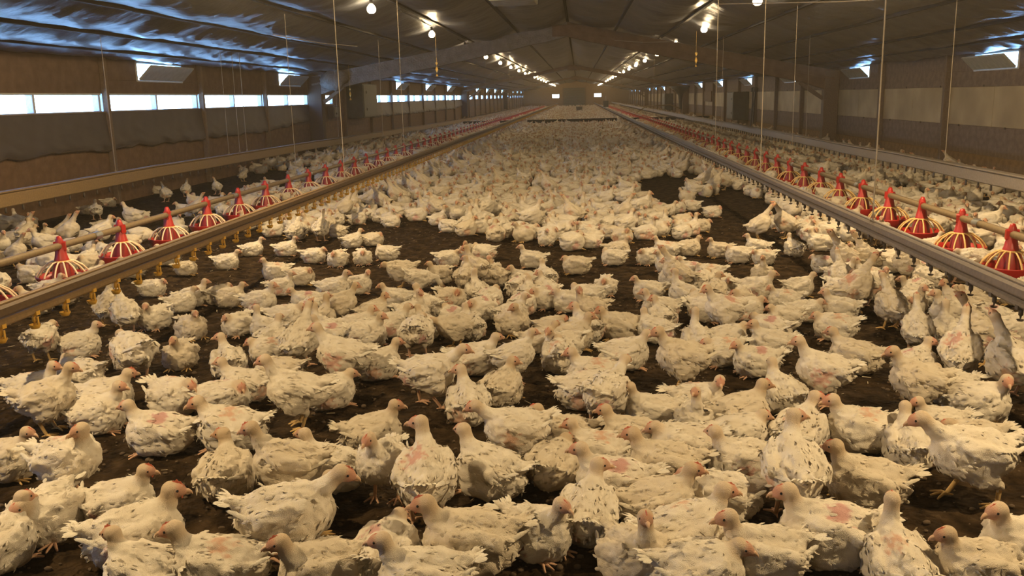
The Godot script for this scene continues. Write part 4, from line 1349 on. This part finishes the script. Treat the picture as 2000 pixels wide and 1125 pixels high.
	for a in autos:
		var label: String = a[4]
		if same[label] > 1:
			nth[label] = nth.get(label, 0) + 1
			label += ", " + ["leftmost", "second", "third", "fourth", "fifth", "sixth"][nth[label] - 1] + " such"
		if label.split(" ").size() > 16: label = label.replace("slightly pink ", "pink ").replace("scruffy pink ", "scruffy ").replace("ragged pink ", "ragged ").replace(" dingy chicken", " chicken").replace(" white chicken", " chicken")
		add_bird.call(a[0], a[1], a[2].x, a[2].y, a[3], rng.randf_range(0.82, 0.98), label)
	for i in range(i0, shown.size()): rest.append(shown[i])
	for k in protos: protos[k].free()
	# everything beyond: one flock of copies
	var flock := thing("chicken_flock", "the rest of the white flock covering the floor into the far distance", "chickens", Vector3.ZERO, group)
	stuff(flock)
	var kinds := ["s0", "st", "sc", "sd", "sl", "sr", "sT", "t0", "D", "th", "F", "tl"]
	var lists := {}
	for s in rest:
		var kind: String = pose_of.call(s)
		if kind == "W" or kind == "tr": kind = "t0"
		var near: bool = s.y > -22.0
		var key := "%s%d" % [kind, 1 if near else 0]
		if not lists.has(key): lists[key] = []
		var head := rng.randf() * TAU
		if kind == "D": head = 0.0 if (s.x < -2.63) or (s.x > 0.0 and s.x < 1.95) else PI
		lists[key].append(Transform3D(Basis(Vector3.UP, head).scaled(Vector3.ONE * SIZE * rng.randf_range(0.80, 0.98)), Vector3(s.x, 0, s.y)))
	for key in lists:
		var kind: String = key.substr(0, key.length() - 1)
		var near: bool = key.ends_with("1")
		var mm := MultiMesh.new(); mm.transform_format = MultiMesh.TRANSFORM_3D; mm.mesh = far_bird(kind, POSE.keys().find(kind) + 1, 0.0125 if near else 0.021)
		mm.instance_count = lists[key].size()
		for i in lists[key].size(): mm.set_instance_transform(i, lists[key][i])
		var o := MultiMeshInstance3D.new(); o.multimesh = mm; o.material_override = bird_mats[POSE.keys().find(kind) % 3]; o.name = "flock_birds"
		flock.add_child(o, true); stuff(o)

# crowded patches
const CROWDS := [
	[Vector2(-1.27, -6.46), Vector2(-1.14, -6.83), Vector2(-0.54, -6.90), Vector2(-0.22, -6.33), Vector2(-0.15, -5.38), Vector2(0.14, -5.37), Vector2(0.13, -4.81), Vector2(-0.20, -4.57), Vector2(-0.48, -4.66), Vector2(-0.78, -4.92), Vector2(-1.10, -5.40)],
	[Vector2(0.41, -6.31), Vector2(1.03, -6.83), Vector2(1.24, -6.03), Vector2(1.11, -5.23), Vector2(0.77, -5.01), Vector2(0.50, -5.18), Vector2(0.36, -5.76)],
	[Vector2(-2.00, -5.41), Vector2(-1.76, -5.98), Vector2(-1.20, -5.40), Vector2(-1.08, -4.82), Vector2(-1.41, -4.72), Vector2(-1.76, -4.73)],
	[Vector2(0.83, -5.35), Vector2(1.13, -5.35), Vector2(1.11, -4.70), Vector2(0.88, -4.52), Vector2(0.73, -4.70)],
	[Vector2(-4.96, -6.80), Vector2(-4.03, -5.46), Vector2(-4.29, -8.63), Vector2(-4.44, -13.34), Vector2(-5.41, -16.32), Vector2(-5.11, -10.36), Vector2(-5.26, -8.11)],
	[Vector2(3.12, -13.07), Vector2(3.03, -9.55), Vector2(2.98, -6.05), Vector2(3.74, -7.66), Vector2(3.82, -10.29), Vector2(3.67, -13.49)],
	[Vector2(-8.37, -11.69), Vector2(-8.21, -12.85), Vector2(-5.91, -9.25), Vector2(-6.01, -8.30)],
	[Vector2(1.96, -7.42), Vector2(2.60, -7.38), Vector2(2.50, -5.15), Vector2(2.12, -4.30), Vector2(1.79, -4.69), Vector2(1.54, -5.53)],
]

# bare patches of floor (x, z)
const GAPS := [
	[Vector2(-2.51, -1.72), Vector2(-9.00, -6.97), Vector2(-5.31, -7.72), Vector2(-4.65, -8.82), Vector2(-4.41, -10.51), Vector2(-3.04, -9.02), Vector2(-2.42, -10.10), Vector2(-1.47, -9.31), Vector2(-0.66, -8.67), Vector2(-0.15, -8.05), Vector2(0.33, -8.44), Vector2(1.31, -8.93), Vector2(1.70, -8.64), Vector2(2.08, -8.61), Vector2(2.64, -8.27), Vector2(2.76, -6.84), Vector2(2.78, -5.70), Vector2(4.52, -4.67), Vector2(2.00, -1.90)],
	[Vector2(-5.75, -8.90), Vector2(-8.30, -12.86), Vector2(-8.06, -15.54), Vector2(-6.78, -17.36), Vector2(-6.10, -18.43), Vector2(-4.98, -15.00), Vector2(-5.20, -12.45), Vector2(-5.45, -10.40)],
	[Vector2(-2.19, -8.63), Vector2(-2.51, -9.70), Vector2(-2.20, -10.16), Vector2(-1.72, -10.55), Vector2(-1.48, -9.42), Vector2(-1.46, -8.00)],
	[Vector2(0.79, -13.46), Vector2(1.05, -15.07), Vector2(1.48, -15.65), Vector2(1.71, -14.94), Vector2(1.50, -12.45), Vector2(1.24, -11.07), Vector2(1.05, -10.38)],
	[Vector2(1.03, -10.16), Vector2(1.43, -11.85), Vector2(1.92, -12.71), Vector2(2.28, -13.21), Vector2(2.36, -11.45), Vector2(2.33, -10.02), Vector2(1.89, -8.63), Vector2(1.32, -8.67)],
	[Vector2(1.36, -14.30), Vector2(1.97, -16.07), Vector2(2.12, -15.52), Vector2(1.77, -13.82)],
]

# x | z | heading | pose | size | label
const BIRDS := """
-2.22|-3.11|0|s0|0.96|white chicken cut off by the left edge, pale head right, behind the big stander
-1.84|-2.89|-8|tb|1.021|big standing chicken near the left edge with orange face turned back over its body
-1.78|-2.64|272|st|1.075|plump white chicken sitting square to the viewer with pink face sunk in its breast
-1.82|-2.44|70|s0|0.96|chicken cut off at the bottom left corner showing only a rounded back
-1.58|-2.74|12|s0|0.96|chicken with yellow-stained head and red comb sitting behind the large pink-backed bird
-1.39|-2.49|24|s0|1.133|large chicken with pinkish bare back and pale comb facing right, near the bottom left
-1.27|-2.29|170|s0|0.96|chicken mostly below the frame with red comb showing under the large pink-backed bird
-1.06|-2.32|192|s0|1.056|chicken with orange face looking left at the bottom edge beside the blurred bird
-1.30|-2.98|98|sl|1.008|round chicken sitting with its back to the viewer and red face looking left
-1.02|-2.86|196|t0|1.003|standing chicken with dark-feathered shoulder and red comb looking left, wing drooping
-0.92|-3.05|172|s0|0.979|smooth white chicken sitting with small pale head turned left behind the dark-shouldered stander
-0.90|-2.46|14|W|1.094|large yellowish chicken leaning forward with raised wing at the bottom, left of centre
-0.93|-2.68|22|s0|0.96|chicken with bright orange comb whose head rises behind the yellowish wing-raised bird
-0.75|-2.31|215|s0|1.008|chicken with pale comb and dark eye facing left at the bottom, under the wing-raised bird
-0.59|-2.44|80|st|0.96|chicken at the bottom edge showing only a cream back with a torn feather
-0.70|-2.93|262|t0|0.912|slim standing chicken facing straight at the viewer with narrow pink face
-0.85|-3.40|18|s0|0.96|fluffy chicken sitting behind the front-facing slim bird, face hidden by its neighbour
-0.52|-2.77|94|tl|1.049|big chicken standing with its back turned, dark dirt flecks on the back, feet apart
-0.33|-3.01|152|s0|1.075|smooth chicken lying to the right of the dirt-flecked stander, tail towards lower right
-0.25|-3.24|192|W|0.958|chicken stepping left with one long foot stretched forward, front centre
-0.34|-2.47|194|s0|1.152|large chicken with bright red comb and white chest facing left at bottom centre
-0.14|-2.57|322|s0|0.96|chicken with orange-red face looking right beside the large red-combed bird at bottom centre
-0.45|-2.28|196|s0|1.008|chicken with yellow-stained crown peering left from the bottom edge
0.02|-2.70|82|sr|1.008|round chicken seen from behind with red bare patch under the tail, front centre right
-0.10|-3.10|68|st|0.96|chicken with splayed tail feathers turned to the viewer, right of the smooth lying bird
-0.07|-3.39|190|s0|0.96|chicken with pink comb looking left above the bird with splayed tail
0.11|-2.93|182|s0|1.037|long-necked chicken sitting facing left with smooth folded wing, above the red-patched round bird
0.06|-3.24|184|s0|0.912|chicken with grey-spotted cheek half hidden behind the long-necked sitter
0.30|-3.07|184|s0|1.056|chicken with red comb and wattles stretching its neck left, fanned tail at right
0.25|-2.76|10|s0|1.008|chicken with red comb facing right, sitting between fanned-tail bird and the white pile
0.46|-2.83|178|st|1.008|greyish chicken sitting low with long tail pointing right, head hidden by its neighbour
0.32|-2.56|14|s0|1.075|white scruffy chicken facing right, head close to a left-facing bird at the bottom
0.15|-2.43|300|sT|0.96|narrow-headed white chicken looking up from the bottom edge, right of centre
0.52|-2.43|196|s0|1.037|chicken with pink face looking left at the bottom edge, beak to beak with another
0.33|-2.34|5|st|1.008|chicken at the bottom edge showing just a ruffled cream back
0.58|-3.12|205|sr|1.008|chicken with pale front-turned face and bare pink flank behind the white pile
0.20|-3.37|182|s0|0.96|chicken with red wattled face looking left in the crowded right-centre group
0.39|-3.28|188|st|1.008|chicken with bare pink underside and yellowish fluff lying in the right-centre group
0.70|-2.84|92|tr|1.049|big white chicken standing with its back turned, tail drooping left, head looking right
0.86|-3.41|58|sr|1.037|white chicken stretching beak to beak with a bird on its right, behind the big stander
0.97|-2.94|174|s0|1.056|chicken with dark red face and bloodied tail base lying right of the big stander
1.32|-2.96|181|W|1.094|large clean chicken walking left on one yellow leg at the right edge
0.74|-2.56|184|s0|1.133|cream chicken with dark throat sitting facing left in the bare spot at lower right
0.90|-2.41|96|sT|0.96|chicken seen from behind with long pale neck at the lower right edge
1.10|-2.39|198|s0|0.96|chicken with brownish face looking left at the bottom right, neck only above the frame
1.28|-2.50|206|s0|1.056|white chicken with pale beak facing left at the bottom right corner
1.24|-3.29|88|s0|0.96|chicken facing away with slim white neck, in front of the large walking bird
1.10|-3.45|186|s0|1.037|smooth cream chicken facing left, beak to beak with the stretching white bird
1.45|-3.81|186|t0|0.984|cream hunched chicken with brown face looking left, above the walking bird
1.68|-3.76|328|sr|1.056|very white clean chicken with head bent right, sitting near the right edge
1.67|-3.99|200|s0|0.901|chicken with pink comb looking left just behind the very white clean bird
1.44|-3.54|190|s0|0.864|small white chicken with orange face looking left, under the very white bird
1.50|-3.37|184|st|0.912|chicken half hidden behind the large walking bird, only pink face visible
1.09|-3.96|184|t0|0.972|chicken with bare pink belly standing facing left near a feather tuft, right side
0.90|-3.89|112|s0|0.959|ruffled chicken facing away with thin neck, left of the pink-bellied stander
1.38|-4.47|160|s0|1.008|white chicken with red comb stretched over its neighbours, below the right drinker line
1.63|-4.34|44|sr|0.925|chicken with bare reddish flank looking right, beside a grey-necked drinking bird
1.82|-4.29|62|D|0.948|white chicken with long grey neck reaching up, nearest drinker on the right
1.95|-4.06|120|D|0.999|large chicken with grey neck drinking at the right edge
1.80|-4.80|80|D|0.807|slim greyish chicken stretching straight up below the right drinker line
1.83|-5.30|108|D|0.867|grey-sided chicken on tall legs drinking at the right line
1.81|-6.28|95|D|0.792|chicken standing with its rear to the viewer and tail straight up, pink vent
2.08|-5.10|200|t0|0.876|chicken with hooked neck looking left under the right drinker rail
2.10|-6.58|150|s0|0.826|white chicken huddled under the right drinker rail beside the tail-up bird
1.88|-5.92|175|F|0.763|pinkish chicken with lowered head between two drinking birds on the right
2.31|-7.46|170|s0|0.784|chicken with brown face resting just under the right drinker rail
1.61|-5.55|180|s0|0.861|chicken with raised back of head and grey scapulars, left of the tail-up bird's group
1.45|-5.09|175|st|0.925|chicken lying flat with dark beak line, above the red-combed stretching bird
1.51|-6.20|4|s0|0.837|clean chicken sitting alone facing right beside the dark floor stripe
1.22|-5.33|195|st|0.871|round chicken with dark wing edge sitting below the lone right-facing sitter
1.39|-5.51|0|st|0.82|low flat chicken with spotted tail, right of the round dark-winged sitter
1.33|-5.83|182|s0|0.808|chicken with pink face looking left in the pile below the dark floor stripe
0.48|-4.14|198|t0|1.021|tall chicken standing with pink face turned left, right of the crowded middle
0.64|-4.81|100|sT|0.898|chicken with upright neck facing away just behind the tall pink-faced stander
0.23|-4.53|8|s0|0.985|chicken facing right with torn purple-pink flank in the middle crowd
0.06|-4.18|190|s0|0.982|pale chicken facing left lying on top of a yellowish one, centre
0.03|-3.93|10|st|1.049|yellowish chicken with big bare pink thigh lying under its pale neighbour, centre
0.11|-3.68|58|W|0.958|chicken striding right with long outstretched neck and bare brown wing patch
-0.33|-4.29|14|t0|0.834|chicken with curved neck looking right, standing on flat pink feet, centre
0.74|-4.59|205|st|0.909|grey-faced chicken sunk on its breast, right of the tall pink-faced stander
0.88|-4.41|190|s0|0.92|pinkish chicken with alert head looking left, lower right of the sunk grey-faced bird
1.02|-4.75|186|s0|0.899|chicken with orange face looking left at the edge of the right pile
0.81|-4.86|20|st|0.894|chicken with ruffled back lying behind the sunk grey-faced bird
0.51|-3.79|342|sr|0.96|chicken sitting with pale face turned to the viewer, tail spread left
0.66|-3.61|22|s0|1.037|fluffy-necked chicken facing right beneath the pale front-faced sitter
0.30|-3.67|190|s0|0.912|chicken with brownish face looking left over a white ball of fluff
0.47|-3.59|272|sT|0.864|small-headed white chicken peeking at the viewer in the right-centre crowd
0.62|-3.41|18|st|0.941|chicken with stretched wrinkled neck looking right above the bare-flanked bird
-0.05|-4.88|10|s0|0.983|wide white chicken with bent neck looking right in the middle crowd
0.23|-5.12|184|s0|0.97|chicken with vivid red comb looking left at the edge of the bare floor, centre
0.43|-5.05|152|sr|0.885|chicken with brown square patch on its back, right of the vivid red comb
-0.11|-4.50|98|st|0.962|chicken with mottled underside lying under the middle crowd
-0.23|-4.84|12|s0|0.85|chicken with red-ringed eye looking right in the middle crowd
-1.24|-3.65|196|t0|1.021|clean round chicken with red comb standing on two thin legs, left of centre
-1.17|-3.93|40|st|0.954|white powder-puff chicken with head hidden, right of the round stander
-1.18|-4.21|188|t0|1.015|chicken with pink side and lifted wing facing left in the left-centre crowd
-1.04|-4.37|28|s0|0.923|chicken with long neck bent beside the pink-sided wing-lifter
-0.70|-3.93|4|W|1.009|chicken walking right with sloping tail at left, centre of the bare patch
-0.55|-4.45|10|s0|0.991|smooth chicken with curved wing line facing right beside the walking bird
-0.50|-3.75|102|sl|1.008|round chicken seen from behind with dirty pink vent and head turned left
-0.37|-3.98|72|sr|0.951|chicken with speckled back looking right behind the dirty-vented bird
-0.90|-4.73|90|th|0.939|chicken standing with bare red rear end towards the viewer, middle crowd
-1.51|-4.58|70|D|0.905|upright chicken stretching its pale neck, seen from behind, left-centre crowd
-1.70|-4.63|200|st|0.907|ruffled grey-spotted chicken low in the left-centre crowd
-1.52|-4.22|178|st|0.978|chicken with brownish wing lying behind the round red-combed stander
-3.04|-4.68|92|th|0.857|very white chicken standing under the left drinker rail facing away
-2.87|-4.78|18|s0|0.9|grey-breasted white chicken sitting facing right under the left drinker rail
-2.31|-4.31|142|th|1.052|large yellowish chicken standing rear-on with bent wing, left side
-2.18|-4.56|282|s0|0.912|chicken facing the viewer with head hanging, right of the large yellowish stander
-1.85|-4.41|118|sl|0.94|chicken sitting back-on with face to the left at the edge of bare floor
-2.55|-4.20|168|st|1.008|white chicken with head tucked low facing left above a row of birds
-2.63|-3.94|6|s0|0.998|chicken with dirty grey tail and dark-pink face looking right near the left edge
-2.33|-3.57|10|t0|0.985|white chicken crossed by a grey band of shade, facing right
-2.22|-3.85|10|s0|1.006|pink-sided chicken with bright red comb looking right, left side
-2.13|-3.61|6|s0|1.008|cream chicken with dark throat looking right, front of its row
-1.89|-3.85|338|st|1.036|white chicken with upturned tail and head buried in its breast on bare floor
-1.65|-3.83|12|st|0.978|bare-flanked pinkish chicken lying between two cream birds, left of centre
-1.62|-4.03|186|s0|0.946|chicken with speckled wing and slim head looking left behind the bare-flanked one
-1.74|-3.38|188|s0|1.037|chicken with bare mauve back and pink face looking left, lower left
-1.45|-3.42|178|s0|1.104|cream chicken with lowered head facing left and fluffy tail at right
-2.38|-5.16|318|s0|0.881|chicken with neat curved neck looking right near the left drinker rail
-2.12|-5.24|255|st|0.878|hunched chicken facing the viewer with dark breast mark, left side
-2.73|-5.41|268|s0|0.916|brownish-pink broad chicken with heads of others behind it, under the left rail
-2.86|-5.29|140|D|0.829|chicken reaching its long neck to a yellow cup on the left rail
-3.06|-5.46|100|D|0.824|grey-necked chicken stretching up to the left rail
-2.76|-5.87|30|s0|0.81|pinkish chicken looking up beside the chicken with neat curved neck
-2.75|-6.04|28|s0|0.847|pale chicken with face turned right, back of the left group
-3.21|-6.38|4|st|0.795|white chicken lying along the left rail with raised tail
-2.47|-6.02|14|s0|0.847|chicken with red crown facing right at the back of the left group
-2.19|-5.85|2|s0|0.922|smooth yellowish chicken facing right with slim orange face
-2.60|-6.13|60|st|0.804|pink-shouldered chicken crouching in the left group
-3.06|-7.46|8|s0|0.826|white chicken sitting alone on dark floor facing right, near the left rail
-3.31|-7.20|6|s0|0.743|small chicken lying under the left rail, nearest the lone sitter
-3.07|-8.12|20|s0|0.784|chicken sitting at the rail end of the bare strip, looking right
-2.91|-8.91|60|D|0.784|pair member standing tall with raised beak beside the left rail
-2.65|-8.95|85|D|0.824|greyish chicken with straight neck, rear-on, right of the raised-beak bird
-2.55|-9.22|170|st|0.826|white chicken lying behind the two tall birds at the left rail
-2.57|-10.18|20|s0|0.826|white chicken with bluish side, left back
-2.74|-8.10|8|s0|0.826|chicken lying right in front of the two tall birds at the left rail
-2.46|-6.97|215|s0|0.867|chicken with dark spot on breast sitting at the corner of a left-centre pile
-2.18|-6.75|6|st|0.867|long flat chicken with head tucked, middle of the left-centre pile
-2.22|-6.38|12|s0|0.794|small chicken curled at the near end of the left-centre pile
-1.79|-6.27|5|s0|0.923|yellowish chicken with brown wing outline lying alone in front of a dark bird
-1.65|-6.42|8|sr|0.834|chicken with dark brown shaded side behind the yellowish one with wing outline
-1.35|-6.58|184|th|0.881|hunched yellowish chicken leaning left on bare floor, upper centre
-1.17|-6.34|10|F|0.793|grey shaded chicken stooping right of the hunched yellowish one
-1.26|-5.94|182|s0|0.849|white chicken with orange head looking left at the tip of the dense cluster
-2.10|-7.54|268|st|0.867|round white chicken facing the viewer in a huddle, upper left-centre
-1.90|-7.62|290|st|0.826|pinkish chicken squeezed in the huddle, looking down
-1.73|-7.82|180|st|0.826|cream chicken ending the huddle at the edge of bare floor
-2.36|-7.71|2|st|0.826|grey-banded chicken at the left end of the huddle
-2.22|-8.54|40|s0|0.826|chicken with brown cheeks at the top of the huddle
-2.03|-8.63|20|st|0.826|cream chicken lying behind the huddle
-2.12|-9.93|2|st|0.826|long cream chicken lying along the top of the bare patch
-1.13|-7.50|2|st|0.826|small white chicken lying alone at the left end of a short row, upper centre
-0.85|-7.78|170|st|0.867|round chicken with torn back in the short row, upper centre
-1.00|-7.86|265|s0|0.784|chicken standing brown-shaded between two white ones in the short row
-1.41|-9.48|175|st|0.867|chicken with pink leg stretched out on bare floor, upper centre
-1.87|-5.87|200|s0|0.852|pink-backed chicken resting above the left-centre crowd
-1.87|-5.42|12|st|0.913|chicken with grey speckled side in the left-centre crowd
-1.53|-5.51|8|t0|0.821|chicken with thin pink neck standing upright beside dark floor, left of centre
-1.14|-5.19|15|s0|0.923|cream chicken with slim raised head looking right, front of the dense cluster
-1.45|-4.96|185|s0|0.89|chicken looking left just over the pink-sided wing-lifter
-1.35|-5.18|10|s0|0.879|chicken with orange face looking right in the left-centre crowd
-1.61|-5.32|75|sT|0.875|chicken with tall neck rear-on in the left-centre crowd
-0.40|-7.39|182|s0|0.867|pinkish chicken facing left on the edge of the bare floor, upper centre
-0.26|-6.62|110|s0|0.87|brown-sided chicken on the right shoulder of the dense cluster
-0.42|-6.56|170|s0|0.829|cream chicken lying below the pinkish left-facing one, upper centre
-0.03|-7.10|186|st|0.892|single chicken resting on bare floor facing left, upper centre
-0.07|-5.80|190|st|0.896|curled chicken at the lower left of a trio on bare floor
0.04|-5.97|185|st|0.915|middle chicken of the trio on bare floor, dark wing shadows
0.18|-6.30|265|st|0.837|chicken of the trio nearest the right, shaded breast
0.33|-7.83|4|s0|0.867|chicken with raised head looking right behind its partner, upper right-centre
0.28|-7.47|186|st|0.826|partner chicken lying left in front of the raised-head one
0.56|-7.48|240|st|0.826|round chicken at the left end of the stretched row, upper right-centre
0.75|-7.80|182|s0|0.867|chicken looking left in the middle of the stretched row
0.95|-7.87|6|s0|0.867|chicken at the right end of the stretched row looking right
0.70|-7.12|200|s0|0.826|bare-backed chicken leaning left below the stretched row
0.85|-6.85|185|s0|0.826|pink-winged chicken in the line of birds going down right
0.97|-6.71|180|st|0.867|chicken with dark gap beside it in the line going down right
1.04|-6.30|270|st|0.836|chicken with purple-pink face in front of the line going down right
0.70|-5.99|150|sT|0.889|chicken with smooth slope of neck and brown wing mark, right of centre
0.47|-6.13|190|s0|0.841|spotted chicken at the tip of the right-centre pile
0.50|-5.55|195|s0|0.932|chicken with reddish head and torn wing standing in the right-centre pile
1.20|-7.76|200|s0|0.826|chicken at the left of a four-bird heap near the dark stripe
1.32|-7.51|190|st|0.867|long scruffy chicken in front of the four-bird heap
1.55|-7.88|170|s0|0.826|chicken with up-stretched head in the four-bird heap
1.51|-7.41|205|st|0.784|small curled chicken at the right of the four-bird heap
1.36|-6.70|265|sT|0.826|chicken sitting upright with spotted sides below the four-bird heap
1.85|-7.81|110|s0|0.826|left bird of the pair beside the tail-up drinker, neck upright
2.13|-8.05|182|s0|0.908|right bird of the pair beside the tail-up drinker, facing left
0.09|-8.97|175|s0|0.826|round chicken alone at the front of the far flock, right of centre
0.30|-8.89|178|st|0.826|white chicken with wing ends cut square, front of the far flock
0.69|-9.43|265|s0|0.826|first of four birds in a row on the dark floor
0.90|-9.38|100|sT|0.826|second of four birds in the row, neck straight up
1.06|-9.23|200|st|0.826|third of four birds in the row, folded up
1.24|-9.25|350|st|0.826|last of four birds in the row, dark face tucked in
-0.32|-8.53|270|s0|0.826|ruffled brown-faced chicken sitting just off the far flock
-0.53|-8.96|10|st|0.867|white chicken with bluish rump at the front of the far flock
1.35|-10.97|180|st|0.826|left bird of two lying apart on the dark floor at right
1.52|-10.35|10|st|0.826|right bird of two lying apart on the dark floor, pinkish side
2.01|-9.45|240|s0|0.826|yellowish chicken sitting at the foot of the right rail
2.08|-9.15|200|st|0.867|chicken lying in front of the yellowish one at the right rail
2.28|-9.16|150|s0|0.784|small chicken crouched beneath the right rail's nipples
-3.77|-6.11|186|st|0.973|long white chicken lying between the left rail and the nearest feeder pan
-4.51|-6.94|184|st|0.908|white chicken with grey shaded wing by the left edge above the rail
-3.80|-5.85|175|s0|0.942|cream chicken at the left edge just above the rail
-3.98|-6.32|10|s0|0.88|cream chicken bent over the nearest feeder on the left
-5.56|-8.59|70|t0|0.784|grey shaded chicken standing near the hanging cords at left edge
-4.47|-7.75|80|s0|0.826|white chicken just left of the nearest feeder cone
-6.14|-10.95|120|t0|0.784|white chicken standing on dark floor with neck raised, far left
-5.44|-9.84|18|s0|0.867|two-toned white chicken behind the left feeder pipe looking right
-6.60|-11.54|10|s0|0.743|white chicken walking up to another on the dark floor, left
-6.74|-12.40|2|st|0.784|chicken lying on the dark floor with tail right, left side
-6.14|-12.92|150|D|0.784|bluish chicken standing tall beside the dark floor patch at left
-6.13|-13.61|95|D|0.745|tall-tailed chicken next to the bluish stander at left
-6.19|-16.19|70|D|0.745|white chicken reaching up under the outer left trough
-5.76|-13.93|265|D|0.745|white chicken with upright neck, in the left back group by the trough
-6.84|-14.15|178|st|0.784|low chicken beside the bluish stander at left
-3.69|-7.69|180|s0|0.867|mottled chicken in front of the striped feeder pan, left
-3.74|-7.12|190|s0|0.826|cream chicken beside the second feeder pan, slim head raised
-3.95|-6.88|60|s0|0.826|white ball-shaped chicken right of the nearest feeder pan
-3.74|-8.47|186|F|0.784|pinkish chicken with head down by the left rail
2.95|-6.84|165|th|0.863|white chicken bending at the right feeder pan, seen from behind
2.70|-6.59|150|th|0.824|chicken with mauve belly stooping right of the nearest feeder pans
2.98|-7.79|10|s0|0.867|chicken looking right in front of the big red pan, right
3.24|-9.40|6|s0|0.908|large white chicken walking right before the feeder pans
3.24|-10.26|30|s0|0.784|white chicken with head raised beneath the feeder pipe, right
2.83|-5.91|170|st|0.931|cream chicken behind the right rail at the right edge
2.71|-7.34|20|st|0.826|chicken lying low between the right rail and the feeder pans
2.84|-7.10|178|st|0.826|yellowish chicken under the rail, left of the stooping pair
"""
